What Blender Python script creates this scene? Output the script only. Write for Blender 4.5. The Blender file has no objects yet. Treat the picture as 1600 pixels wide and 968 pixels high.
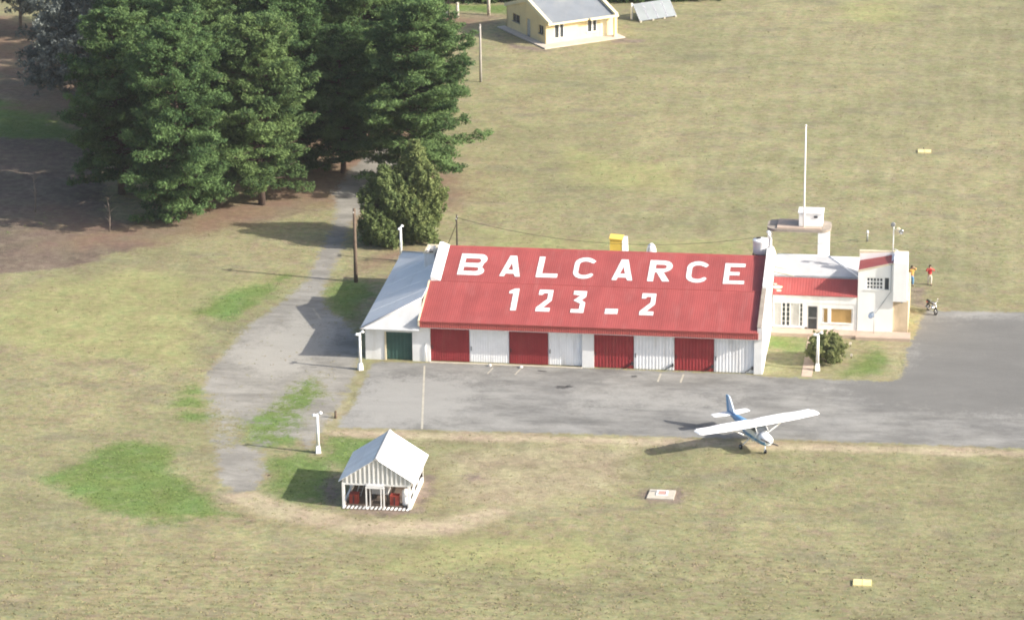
import bpy, bmesh, math, random
import numpy as np
from mathutils import Vector, Matrix

# ------------------------------------------------------------------ camera, sky, sun, exposure
S = bpy.context.scene
COL = S.collection
R = math.radians
cam = bpy.data.cameras.new("camera")
cam.sensor_width = 36.0
cam.lens = 5290.05 * 36.0 / 1600.0
cam.clip_start, cam.clip_end = 1.0, 20000.0
cam_ob = bpy.data.objects.new("camera", cam); COL.objects.link(cam_ob)
PITCH, ROLL, YAW = R(18.91), R(-0.59), R(8.15)
def cam_axes():
    r0 = Vector((math.cos(YAW), math.sin(YAW), 0)); fh = Vector((-math.sin(YAW), math.cos(YAW), 0)); up = Vector((0, 0, 1))
    fw = fh * math.cos(PITCH) - up * math.sin(PITCH); u0 = up * math.cos(PITCH) + fh * math.sin(PITCH)
    return r0 * math.cos(ROLL) + u0 * math.sin(ROLL), -r0 * math.sin(ROLL) + u0 * math.cos(ROLL), fw
_r, _u, _f = cam_axes()
cam_ob.matrix_world = Matrix(((_r.x, _u.x, -_f.x, 42.79), (_r.y, _u.y, -_f.y, -252.37), (_r.z, _u.z, -_f.z, 91.98), (0, 0, 0, 1)))
S.camera = cam_ob

SUN_EL = R(28.0)
SUN_DIR = Vector((math.cos(SUN_EL) * 0.9855, -math.cos(SUN_EL) * 0.17, math.sin(SUN_EL)))   # towards the sun
world = bpy.data.worlds.new("World"); S.world = world; world.use_nodes = True
wn = world.node_tree
sky = wn.nodes.new("ShaderNodeTexSky"); sky.sky_type = 'NISHITA'; sky.sun_disc = False
sky.sun_elevation = SUN_EL
sky.sun_rotation = math.atan2(SUN_DIR.x, SUN_DIR.y)
sky.dust_density = 3.5
bg = wn.nodes["Background"]; bg.inputs[1].default_value = 0.13
wn.links.new(sky.outputs[0], bg.inputs[0])
sl = bpy.data.lights.new("sun", 'SUN'); sl.energy = 4.8; sl.angle = R(0.5); sl.color = (1.0, 0.94, 0.84)
sun = bpy.data.objects.new("sun", sl); COL.objects.link(sun)
sun.rotation_euler = SUN_DIR.to_track_quat('Z', 'Y').to_euler()
S.view_settings.view_transform = 'Standard'; S.view_settings.look = 'None'
S.view_settings.gamma = 1.0; S.view_settings.use_curve_mapping = False
S.view_settings.exposure = 0.85
S.cycles.filter_width = 1.9

rnd = random.Random(7)

# ------------------------------------------------------------------ materials
MATS = {}
def _n(nt, t, **kw):
    n = nt.nodes.new(t)
    for k, v in kw.items(): setattr(n, k, v)
    return n
def _mix(nt, fac, a, b, mode='MIX'):
    m = nt.nodes.new("ShaderNodeMix"); m.data_type = 'RGBA'; m.blend_type = mode
    for i, v in ((0, fac), (6, a), (7, b)):
        if isinstance(v, (int, float)): m.inputs[i].default_value = v
        elif isinstance(v, tuple): m.inputs[i].default_value = (v[0], v[1], v[2], 1)
        else: nt.links.new(v, m.inputs[i])
    return m.outputs[2]
def _noise(nt, scale, detail=4, rough=0.55, stretch=None, vec=None, out=0):
    n = nt.nodes.new("ShaderNodeTexNoise"); n.inputs["Scale"].default_value = scale
    n.inputs["Detail"].default_value = detail; n.inputs["Roughness"].default_value = rough
    v = vec
    if v is None: v = nt.nodes.new("ShaderNodeNewGeometry").outputs["Position"]
    if stretch:
        mp = nt.nodes.new("ShaderNodeMapping"); mp.inputs["Scale"].default_value = stretch
        nt.links.new(v, mp.inputs[0]); v = mp.outputs[0]
    nt.links.new(v, n.inputs["Vector"])
    return n.outputs[out]
def _ramp(nt, src, lo, hi, a=0.0, b=1.0):
    m = nt.nodes.new("ShaderNodeMapRange"); m.interpolation_type = 'SMOOTHSTEP'
    nt.links.new(src, m.inputs[0])
    for i, v in ((1, lo), (2, hi), (3, a), (4, b)): m.inputs[i].default_value = v
    return m.outputs[0]
def _math(nt, op, a, b=None):
    m = nt.nodes.new("ShaderNodeMath"); m.operation = op
    for i, v in ((0, a), (1, b)):
        if v is None: continue
        if isinstance(v, (int, float)): m.inputs[i].default_value = v
        else: nt.links.new(v, m.inputs[i])
    return m.outputs[0]
def mul(c, k): return tuple(min(1.0, x * k) for x in c)

def mat(name, col, rough=0.7, var=0.14, scale=1.3, stain=None, stain_amt=0.0, stain_stretch=(1.6, 1.6, 0.25),
        metal=0.0, spec=0.3, bump=0.0, rand=0.0, fine=0.0):
    """Painted or natural surface: base colour, broad wear, streaky stains, fine grain and optional per-object tint."""
    if name in MATS: return MATS[name]
    m = bpy.data.materials.new(name); m.use_nodes = True; nt = m.node_tree
    b = nt.nodes["Principled BSDF"]
    b.inputs["Roughness"].default_value = rough; b.inputs["Metallic"].default_value = metal
    b.inputs["Specular IOR Level"].default_value = spec
    c = _mix(nt, _ramp(nt, _noise(nt, scale, 5), 0.3, 0.7), mul(col, 1 - var), mul(col, 1 + var))
    if fine: c = _mix(nt, fine, c, _mix(nt, _noise(nt, scale * 14, 3), mul(col, 0.3), mul(col, 1.7)))
    if stain:
        s = _ramp(nt, _noise(nt, 1.0, 5, 0.62, stain_stretch), 0.48, 0.75, 0, stain_amt)
        c = _mix(nt, s, c, stain)
    if rand:
        oi = nt.nodes.new("ShaderNodeObjectInfo")
        f = _ramp(nt, oi.outputs["Random"], 0, 1, 1 - rand, 1 + rand)
        hs = nt.nodes.new("ShaderNodeHueSaturation"); nt.links.new(f, hs.inputs["Value"]); nt.links.new(c, hs.inputs["Color"]); c = hs.outputs[0]
    nt.links.new(c, b.inputs["Base Color"])
    if bump:
        bp = nt.nodes.new("ShaderNodeBump"); bp.inputs["Strength"].default_value = bump; bp.inputs["Distance"].default_value = 0.03
        nt.links.new(_noise(nt, scale * 8, 4), bp.inputs["Height"]); nt.links.new(bp.outputs[0], b.inputs["Normal"])
    MATS[name] = m
    return m

def leaf_mat(name, dark, light, trans=0.22):
    m = bpy.data.materials.new(name); m.use_nodes = True; nt = m.node_tree
    b = nt.nodes["Principled BSDF"]; b.inputs["Roughness"].default_value = 0.75; b.inputs["Specular IOR Level"].default_value = 0.12
    at = nt.nodes.new("ShaderNodeAttribute"); at.attribute_name = "tint"
    c = _mix(nt, at.outputs["Fac"], dark, light)
    c = _mix(nt, _ramp(nt, _noise(nt, 0.35, 2), 0.35, 0.7, 0, 0.35), c, mul(light, 0.9))
    nt.links.new(c, b.inputs["Base Color"])
    oi = nt.nodes.new("ShaderNodeObjectInfo"); hv = nt.nodes.new("ShaderNodeHueSaturation")     # each tree its own green
    nt.links.new(_ramp(nt, oi.outputs["Random"], 0, 1, 0.490, 0.509), hv.inputs["Hue"]); nt.links.new(_ramp(nt, oi.outputs["Random"], 0, 1, 1.04, 0.86), hv.inputs["Value"]); nt.links.new(c, hv.inputs["Color"]); c = hv.outputs[0]
    nt.links.new(c, b.inputs["Base Color"])
    tr = nt.nodes.new("ShaderNodeBsdfTranslucent"); nt.links.new(c, tr.inputs[0])
    mx = nt.nodes.new("ShaderNodeMixShader"); mx.inputs[0].default_value = trans
    nt.links.new(b.outputs[0], mx.inputs[1]); nt.links.new(tr.outputs[0], mx.inputs[2])
    nt.links.new(mx.outputs[0], nt.nodes["Material Output"].inputs[0])
    return m

WHITE = mat("white_paint", (0.78, 0.78, 0.775), 0.75, 0.05, 0.9, (0.50, 0.47, 0.42), 0.45)
WHITE_CLEAN = mat("white_gloss", (0.84, 0.84, 0.83), 0.45, 0.03, 0.8)
CREAM = mat("cream_render", (0.66, 0.58, 0.42), 0.85, 0.08, 0.8, (0.35, 0.26, 0.16), 0.45)
TAN = mat("tan_render", (0.58, 0.47, 0.33), 0.85, 0.10, 0.9, (0.36, 0.27, 0.18), 0.5)
RED_ROOF = mat("red_roof_paint", (0.305, 0.066, 0.062), 0.62, 0.10, 0.5, (0.335, 0.105, 0.098), 0.6, (1.4, 0.13, 1.0), rand=0.05, fine=0.06)
RED_FASCIA = mat("red_fascia_paint", (0.42, 0.098, 0.086), 0.6, 0.08, 1.2, (0.40, 0.14, 0.12), 0.3)
RED_DOOR = mat("red_door_paint", (0.265, 0.031, 0.036), 0.6, 0.10, 1.2, (0.30, 0.07, 0.06), 0.5, rand=0.06)
WHITE_DOOR = mat("white_door_paint", (0.80, 0.81, 0.83), 0.6, 0.05, 1.0, (0.46, 0.43, 0.40), 0.5, (2.5, 2.5, 0.3), rand=0.05)
GREEN_DOOR = mat("green_door_paint", (0.036, 0.085, 0.072), 0.6, 0.12, 1.0)
GALV = mat("galvanised_sheet", (0.80, 0.81, 0.82), 0.38, 0.04, 0.7, (0.62, 0.61, 0.60), 0.4, (2.0, 0.3, 1.0), rand=0.05, spec=0.8)
GREY_SHEET = mat("grey_roof_sheet", (0.21, 0.23, 0.255), 0.5, 0.06, 0.7, (0.27, 0.27, 0.27), 0.4, (2.0, 0.3, 1.0), rand=0.06)
HIP_SHEET = mat("hip_roof_sheet", (0.52, 0.53, 0.54), 0.6, 0.05, 0.7, (0.42, 0.41, 0.40), 0.4)
PALE_SHEET = mat("pale_roof_sheet", (0.44, 0.44, 0.445), 0.65, 0.07, 0.6, (0.40, 0.38, 0.36), 0.55, (1.0, 0.5, 1.0))
CONC = mat("weathered_concrete", (0.30, 0.26, 0.22), 0.9, 0.18, 0.9, (0.16, 0.13, 0.11), 0.55, (1, 1, 1), fine=0.2)
PINK_CONC = mat("pinkish_concrete", (0.46, 0.36, 0.29), 0.9, 0.12, 1.0, (0.30, 0.24, 0.19), 0.45, (1, 1, 1), fine=0.15)
PAD_CONC = mat("bleached_concrete", (0.47, 0.43, 0.36), 0.9, 0.10, 1.6, (0.36, 0.31, 0.26), 0.5, (2, 2, 2), fine=0.2)
DARK = mat("dark_interior", (0.022, 0.022, 0.026), 0.9, 0.2, 1.0)
GLASS = mat("dark_window_glass", (0.05, 0.058, 0.065), 0.15, 0.25, 1.5, spec=0.6)
CURTAIN = mat("pale_curtain", (0.50, 0.50, 0.48), 0.85, 0.10, 2.0, (0.3, 0.3, 0.29), 0.4, (6, 6, 0.15))
BLIND = mat("tan_blind", (0.40, 0.26, 0.10), 0.8, 0.14, 1.0, (0.28, 0.17, 0.07), 0.4)
YELLOW = mat("yellow_paint", (0.86, 0.60, 0.11), 0.6, 0.06, 1.0)
PLATE_YELLOW = mat("faded_yellow_paint", (0.70, 0.61, 0.30), 0.75, 0.10, 2.0, (0.62, 0.55, 0.36), 0.5, (2, 2, 2))
HOUSE_YELLOW = mat("yellow_house_paint", (0.80, 0.66, 0.38), 0.85, 0.05, 0.7, (0.5, 0.38, 0.2), 0.3)
HOUSE_CREAM = mat("house_parapet_paint", (0.78, 0.70, 0.48), 0.8, 0.05, 0.8)
TIMBER = mat("grey_brown_timber", (0.13, 0.095, 0.07), 0.9, 0.2, 2.0, fine=0.25)
DARK_TIMBER = mat("dark_timber", (0.045, 0.035, 0.03), 0.9, 0.2, 2.0, fine=0.25)
BARK = mat("tree_bark", (0.085, 0.06, 0.048), 0.95, 0.25, 2.5, fine=0.3)
PALE_BARK = mat("pale_bark", (0.22, 0.18, 0.15), 0.95, 0.25, 2.5, fine=0.3)
METAL = mat("grey_metal", (0.30, 0.31, 0.32), 0.45, 0.12, 3.0, metal=0.4)
DARK_METAL = mat("dark_metal", (0.05, 0.05, 0.055), 0.5, 0.15, 3.0, metal=0.3)
RUBBER = mat("black_rubber", (0.02, 0.02, 0.021), 0.85, 0.2, 4.0)
CHROME = mat("bright_metal", (0.62, 0.63, 0.65), 0.25, 0.06, 3.0, metal=0.9)
RED_BOX = mat("red_box_paint", (0.30, 0.05, 0.035), 0.6, 0.12, 3.0, (0.25, 0.05, 0.04), 0.4)
LINE = mat("worn_line_paint", (0.42, 0.39, 0.32), 0.85, 0.15, 2.5, (0.30, 0.28, 0.26), 0.8, (3, 3, 3))
LETTER = mat("white_letter_paint", (0.82, 0.81, 0.80), 0.6, 0.04, 0.9, (0.60, 0.40, 0.37), 0.5, (3.5, 0.5, 1))
PLANE_WHITE = mat("aircraft_white", (0.82, 0.83, 0.84), 0.3, 0.03, 1.0, spec=0.5)
PLANE_BLUE = mat("aircraft_blue", (0.12, 0.30, 0.52), 0.3, 0.05, 1.0, spec=0.5)
PLANE_PALE = mat("aircraft_pale_blue", (0.50, 0.60, 0.74), 0.3, 0.05, 1.0, spec=0.5)
SOLAR = mat("solar_panel_sheet", (0.19, 0.215, 0.23), 0.4, 0.08, 0.8, spec=0.5, rand=0.08)
SOIL = mat("dark_soil", (0.12, 0.09, 0.07), 0.95, 0.2, 2.0)

# ------------------------------------------------------------------ mesh helpers
ORG = {}
class MB:
    """Collects shapes given in scene coordinates; build() links them as ONE mesh object under its parent."""
    def __init__(s): s.v = []; s.f = []; s.m = []; s.sm = []
    def _add(s, vs, fs, mi=0, smooth=False):
        o = len(s.v); s.v += [Vector(v) for v in vs]; s.f += [[o + i for i in f] for f in fs]
        s.m += [mi] * len(fs); s.sm += [smooth] * len(fs)
    def box(s, x0, x1, y0, y1, z0, z1, mi=0):
        if x0 > x1: x0, x1 = x1, x0
        if y0 > y1: y0, y1 = y1, y0
        if z0 > z1: z0, z1 = z1, z0
        s._add([(x0, y0, z0), (x1, y0, z0), (x1, y1, z0), (x0, y1, z0), (x0, y0, z1), (x1, y0, z1), (x1, y1, z1), (x0, y1, z1)],
               [(3, 2, 1, 0), (4, 5, 6, 7), (0, 1, 5, 4), (1, 2, 6, 5), (2, 3, 7, 6), (3, 0, 4, 7)], mi); return s
    def hull8(s, low, high, mi=0):
        n = len(low)
        s._add(list(low) + list(high), [tuple(range(n - 1, -1, -1)), tuple(range(n, 2 * n))] + [(i, (i + 1) % n, n + (i + 1) % n, n + i) for i in range(n)], mi); return s
    def face(s, pts, mi=0): s._add(pts, [tuple(range(len(pts)))], mi); return s
    def sheet(s, pts, t=0.04, mi=0):
        """A flat polygon given thickness t downwards along its normal."""
        p = [Vector(q) for q in pts]; n = (p[1] - p[0]).cross(p[2] - p[0]).normalized()
        if n.z < 0 or (abs(n.z) < 1e-6 and n.y > 0): n = -n; p.reverse()
        return s.hull8([q - n * t for q in p], p, mi)
    def tube(s, path, rad, n=8, mi=0, cap=True, smooth=True):
        path = [Vector(p) for p in path]
        rad = list(rad) if isinstance(rad, (list, tuple)) else [rad] * len(path)
        vs = []
        for i, p in enumerate(path):
            d = (path[min(i + 1, len(path) - 1)] - path[max(i - 1, 0)]).normalized()
            a = d.orthogonal().normalized() if abs(d.z) > 0.99 else Vector((0, 0, 1)).cross(d).normalized()
            b = d.cross(a)
            vs += [p + (a * math.cos(2 * math.pi * k / n) + b * math.sin(2 * math.pi * k / n)) * rad[i] for k in range(n)]
        fs = []
        for i in range(len(path) - 1):
            fs += [(i * n + k, i * n + (k + 1) % n, (i + 1) * n + (k + 1) % n, (i + 1) * n + k) for k in range(n)]
        s._add(vs, fs, mi, smooth)
        if cap:
            o = len(s.v) - len(vs)
            s.f += [[o + k for k in range(n - 1, -1, -1)], [o + (len(path) - 1) * n + k for k in range(n)]]; s.m += [mi] * 2; s.sm += [False] * 2
        return s
    def lathe(s, c, prof, n=16, mi=0, axis='Z', smooth=True):
        """prof: list of (radius, height along axis)."""
        c = Vector(c); vs = []
        for r, h in prof:
            for k in range(n):
                a = 2 * math.pi * k / n; x, y = r * math.cos(a), r * math.sin(a)
                vs.append(c + (Vector((x, y, h)) if axis == 'Z' else Vector((h, x, y)) if axis == 'X' else Vector((x, h, y))))
        fs = [(i * n + k, i * n + (k + 1) % n, (i + 1) * n + (k + 1) % n, (i + 1) * n + k) for i in range(len(prof) - 1) for k in range(n)]
        fs += [tuple(range(n - 1, -1, -1)), tuple((len(prof) - 1) * n + k for k in range(n))]
        s._add(vs, fs, mi, smooth); return s
    def loft(s, secs, mi=0, smooth=True, capmi=None, pick=None):
        n = len(secs[0]); vs = [v for sec in secs for v in sec]; o = len(s.v); s.v += [Vector(v) for v in vs]
        for i in range(len(secs) - 1):
            for k in range(n):
                q = [o + i * n + k, o + i * n + (k + 1) % n, o + (i + 1) * n + (k + 1) % n, o + (i + 1) * n + k]
                s.f.append(q); s.sm.append(smooth)
                s.m.append(pick(sum((s.v[j] for j in q), Vector()) / 4) if pick else mi)
        for sec, rev in ((0, True), (len(secs) - 1, False)):
            q = [o + sec * n + k for k in range(n)]
            s.f.append(q[::-1] if rev else q); s.sm.append(False); s.m.append(mi if capmi is None else capmi)
        return s
    def rib_wall(s, x0, x1, z0, z1, y, pitch=0.26, depth=0.03, mi=0, back=0.05):
        """Vertical ribbed sheet facing -Y."""
        n = max(2, int(round((x1 - x0) / pitch))); p = (x1 - x0) / n; pr = []
        for i in range(n):
            a = x0 + i * p
            pr += [(a, y), (a + p * .42, y), (a + p * .5, y - depth), (a + p * .92, y - depth)]
        pr.append((x1, y))
        for (a, ya), (b, yb) in zip(pr[:-1], pr[1:]): s._add([(a, ya, z0), (b, yb, z0), (b, yb, z1), (a, ya, z1)], [(0, 1, 2, 3)], mi)
        s.box(x0, x1, y + 0.004, y + back, z0, z1, mi); return s
    def build(s, name, mats, parent=None, kind=None, bevel=0):
        me = bpy.data.meshes.new(name); org = ORG.get(parent.name, Vector()) if parent else Vector()
        me.from_pydata([tuple(v - org) for v in s.v], [], s.f)
        for m in (mats if isinstance(mats, (list, tuple)) else [mats]): me.materials.append(m)
        me.polygons.foreach_set("material_index", s.m); me.polygons.foreach_set("use_smooth", s.sm)
        me.update()
        o = bpy.data.objects.new(name, me); COL.objects.link(o)
        if parent: o.parent = parent
        ORG[o.name] = org
        if kind: o["kind"] = kind
        return o
def tag(o, label, cat, group=None):
    o["label"] = label; o["category"] = cat; o["kind"] = "thing"
    if group: o["group"] = group
    return o
def thing(name, label, cat, base=(0, 0, 0), rot=0.0, group=None, local=False):
    """An Empty at the thing's base. Parts are given in scene coordinates, or in the thing's own when local is set."""
    o = bpy.data.objects.new(name, None); COL.objects.link(o); o.location = base; o.rotation_euler = (0, 0, rot); o.empty_display_size = 0.3
    ORG[o.name] = Vector() if local else Vector(base)
    return tag(o, label, cat, group)
def copy_thing(src, loc, rot, label, scale=None):
    def rec(o, parent):
        c = o.copy(); COL.objects.link(c)
        if parent: c.parent = parent
        for ch in o.children: rec(ch, c)
        return c
    t = rec(src, None); t.location = loc; t.rotation_euler = (0, 0, rot); t["label"] = label
    if scale: t.scale = scale
    return t

# ------------------------------------------------------------------ noise and polygon masks (ground cover)
_rg = np.random.default_rng(11); _tab = _rg.random((256, 256))
def vnoise(x, y, s):
    x = np.asarray(x) * s; y = np.asarray(y) * s
    xi = np.floor(x).astype(int); yi = np.floor(y).astype(int); fx = x - xi; fy = y - yi
    fx = fx * fx * (3 - 2 * fx); fy = fy * fy * (3 - 2 * fy); g = lambda a, b: _tab[a & 255, b & 255]
    return (g(xi, yi) * (1 - fx) + g(xi + 1, yi) * fx) * (1 - fy) + (g(xi, yi + 1) * (1 - fx) + g(xi + 1, yi + 1) * fx) * fy
def fbm(x, y, s, o=4):
    t = 0; a = 0.5; w = 0
    for i in range(o): t = t + a * vnoise(x + 17.3 * i, y - 9.1 * i, s * 2 ** i); w += a; a *= 0.55
    return t / w
def sdist(px, py, poly):
    """Signed distance to a polygon, negative inside."""
    d = np.full(px.shape, 1e9); ins = np.zeros(px.shape, bool); n = len(poly)
    for i in range(n):
        ax, ay = poly[i]; bx, by = poly[(i + 1) % n]; ex, ey = bx - ax, by - ay
        t = np.clip(((px - ax) * ex + (py - ay) * ey) / (ex * ex + ey * ey + 1e-12), 0, 1)
        d = np.minimum(d, (px - ax - t * ex) ** 2 + (py - ay - t * ey) ** 2)
        c = ((ay > py) != (by > py)) & (px < ex * (py - ay) / (ey if abs(ey) > 1e-9 else 1e-9) + ax)
        ins ^= c
    d = np.sqrt(d); return np.where(ins, -d, d)
def mask(px, py, polys, soft, warp=1.0, ws=0.5):
    wv = (fbm(px, py, ws) - 0.5) * 2 * warp; m = np.zeros(px.shape)
    for p in polys:
        m = np.maximum(m, np.clip(0.5 - (sdist(px, py, p) + wv) / (2 * soft), 0, 1))
    return m

# ------------------------------------------------------------------ ground cover: outlines in metres on the field
PO_APRON = [(-5.2, -15.8), (-5.0, -13.0), (-4.7, -10.5), (-4.9, -6.6), (-4.9, -3.6), (-5.0, -0.8), (-4.3, -0.1), (-0.0, 0.1), (12.8, 0.3), (25.9, 0.3), (26.7, -0.1), (36.4, -0.2), (37.1, 0.6), (37.4, 3.4), (37.4, 7.2), (37.8, 9.3), (38.2, 12.5), (38.4, 15.3), (38.9, 17.5), (40.9, 17.6), (47.2, 17.8), (57.7, 17.9), (56.5, -14.0), (47.1, -14.3), (39.5, -14.4), (30.5, -14.5), (23.3, -14.8), (13.6, -15.1), (3.9, -15.5)]
PO_DRIVE = [(-14.7, 61.6), (-11.9, 60.3), (-11.5, 53.7), (-12.1, 45.6), (-12.4, 39.5), (-12.6, 35.2), (-11.8, 27.7), (-11.6, 21.7), (-11.6, 19.1), (-11.4, 16.0), (-10.4, 12.7), (-8.3, 9.6), (-6.6, 6.2), (-5.5, 2.4), (-5.2, -0.2), (-4.9, -3.6), (-4.8, -7.0), (-4.7, -10.5), (-5.0, -13.0), (-5.2, -15.6), (-5.4, -18.6), (-5.1, -20.7), (-6.5, -20.7), (-7.6, -18.8), (-8.5, -20.3), (-8.6, -22.5), (-7.4, -26.1), (-7.7, -29.2), (-9.8, -30.2), (-11.8, -27.3), (-12.9, -23.3), (-14.3, -19.5), (-14.9, -16.7), (-16.4, -12.9), (-17.4, -8.7), (-17.9, -3.1), (-17.4, 1.1), (-17.2, 6.3), (-16.2, 10.4), (-15.2, 14.7), (-14.5, 19.6), (-14.9, 25.9), (-15.1, 31.1), (-15.6, 38.2), (-17.2, 45.1), (-16.9, 53.2), (-16.5, 58.0)]
PO_GREEN = [[(-24.0, -28.3), (-23.1, -24.8), (-20.8, -20.3), (-18.1, -19.2), (-15.4, -21.1), (-15.4, -24.0), (-13.0, -28.6), (-10.5, -32.0), (-8.4, -33.7), (-14.2, -35.3), (-19.5, -33.0)], [(-5.3, -17.2), (-2.8, -16.9), (0.5, -17.1), (1.5, -19.1), (-2.4, -24.2), (-4.3, -21.4)], [(-8.1, -22.6), (-6.4, -21.1), (-4.5, -22.2), (-3.0, -25.5), (-1.3, -31.2), (-5.8, -31.1), (-7.8, -27.0)], [(-11.7, 17.0), (-11.1, 19.5), (-8.0, 19.1), (-7.8, 15.2), (-8.3, 9.6), (-10.4, 12.0)], [(35.7, 7.0), (36.6, 4.8), (36.8, 0.6), (33.1, 0.2), (34.0, 4.5)], [(26.2, 9.3), (29.1, 8.9), (29.4, 5.2), (26.5, 6.0)], [(-58.6, 74.9), (-49.4, 70.9), (-45.9, 60.6), (-48.5, 58.0), (-53.7, 58.2)], [(-46.0, 31.6), (-42.2, 35.3), (-40.4, 35.5), (-39.7, 31.7), (-43.7, 28.0), (-44.7, 27.3)], [(-24.6, 117.7), (-10.0, 119.2), (-9.5, 115.0), (-15.4, 115.6), (-23.8, 113.6)]]
PO_LIME = [[(-21.8, 9.4), (-21.5, 13.2), (-19.7, 18.5), (-15.7, 21.3), (-15.5, 17.3), (-16.8, 11.7), (-18.6, 7.3)], [(-39.9, 10.8), (-35.8, 16.4), (-30.1, 20.6), (-22.6, 17.9), (-19.1, 4.8), (-19.1, -4.5), (-25.4, -2.1), (-30.6, -2.7), (-37.1, 1.2)], [(26.8, 121.6), (31.7, 125.8), (35.5, 120.1), (32.8, 114.5), (28.5, 115.3)], [(-18.2, -8.1), (-16.7, -7.9), (-15.1, -15.6), (-16.5, -16.4)], [(0.2, 22.1), (25.0, 23.1), (24.2, 33.9), (-0.6, 34.9)], [(7.1, -35.9), (16.1, -35.4), (20.8, -37.8), (12.5, -42.1), (3.6, -42.0)]]
PO_NEEDLE = [[(-43.6, 40.2), (-36.0, 37.0), (-31.2, 34.5), (-27.0, 40.0), (-22.4, 43.5), (-18.6, 55.6), (-12.2, 61.9), (-5.8, 53.7), (-3.5, 44.5), (-4.9, 40.3), (-7.3, 40.1), (-12.4, 35.6), (-15.7, 40.2), (-20.1, 35.7), (-25.1, 31.3), (-28.8, 27.1), (-34.5, 26.5), (-39.4, 25.1)], [(-29.6, 65.8), (-12.6, 72.3), (-8.3, 46.1), (-15.5, 39.2), (-24.1, 40.3)], [(-10.9, 27.2), (-6.7, 29.6), (-5.7, 26.9), (-7.9, 23.0), (-9.9, 21.9)], [(-69.5, 109.6), (-57.1, 104.9), (-48.0, 78.5), (-45.6, 64.1), (-59.3, 74.8)], [(-19.9, 114.0), (-10.8, 114.3), (-10.9, 110.1), (-16.3, 107.8), (-19.0, 108.7)]]
PO_TRACK = [[(-56.9, 60.1), (-49.2, 60.5), (-43.0, 58.8), (-37.8, 42.9), (-33.5, 29.5), (-28.3, 28.1), (-31.9, 25.5), (-35.9, 20.0), (-44.1, 17.3)]]
PO_PALE = [[(-5.9, -16.1), (3.9, -15.6), (23.3, -14.9), (47.1, -14.4), (56.5, -14.2), (56.5, -15.2), (47.1, -15.6), (23.4, -16.2), (4.1, -17.0), (-4.9, -17.4)], [(-10.0, -30.1), (-8.1, -29.2), (-5.3, -31.4), (0.3, -33.4), (5.7, -33.1), (9.8, -29.6), (10.9, -30.7), (7.0, -35.0), (0.7, -35.7), (-6.2, -33.4)], [(4.3, -21.4), (6.8, -18.5), (13.8, -16.4), (18.7, -17.2), (18.6, -24.9), (11.8, -30.6), (6.2, -30.1)], [(36.3, 9.8), (37.3, 9.2), (37.4, 0.7), (36.4, -0.5), (29.7, -0.8), (29.6, 0.3), (36.3, 1.0)], [(-6.4, -16.2), (-6.8, -6.1), (-5.3, -2.9), (-4.7, -7.3), (-4.7, -14.4)]]
PO_DIRT = [[(-3.8, -26.0), (-1.9, -32.0), (1.9, -32.5), (4.3, -31.5), (4.6, -25.5), (4.4, -23.8), (3.4, -24.1), (3.5, -31.0), (-1.5, -31.6), (-3.0, -25.5)], [(6.1, -24.1), (6.8, -23.5), (7.8, -24.4), (7.1, -25.2)], [(19.4, -26.3), (20.0, -25.0), (22.2, -24.8), (22.9, -25.7), (22.5, -27.7), (20.3, -27.7)], [(37.8, 23.0), (38.8, 23.1), (39.0, 19.5), (39.5, 17.6), (37.9, 18.1)], [(-8.3, 101.8), (-3.9, 100.3), (-3.0, 98.5), (-7.4, 100.2), (-10.5, 107.3)], [(3.0, 105.8), (6.7, 105.0), (6.2, 103.8), (3.3, 103.5)]]
PO_DRIVE_WEED = [[(-16.2, -8.9), (-16.6, -13.0), (-14.8, -18.3), (-12.6, -20.7), (-9.2, -19.0), (-8.6, -14.9), (-7.5, -7.6), (-8.1, -3.2), (-9.6, -4.9), (-10.2, -12.2), (-12.0, -15.2)]]  # weeds growing through the gravel of the drive

def cover_attr(me, name, arrs):
    a = me.color_attributes.new(name, 'FLOAT_COLOR', 'POINT'); n = len(me.vertices)
    buf = np.zeros((n, 4)); 
    for i, x in enumerate(arrs): buf[:, i] = x
    a.data.foreach_set("color", buf.ravel())

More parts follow.
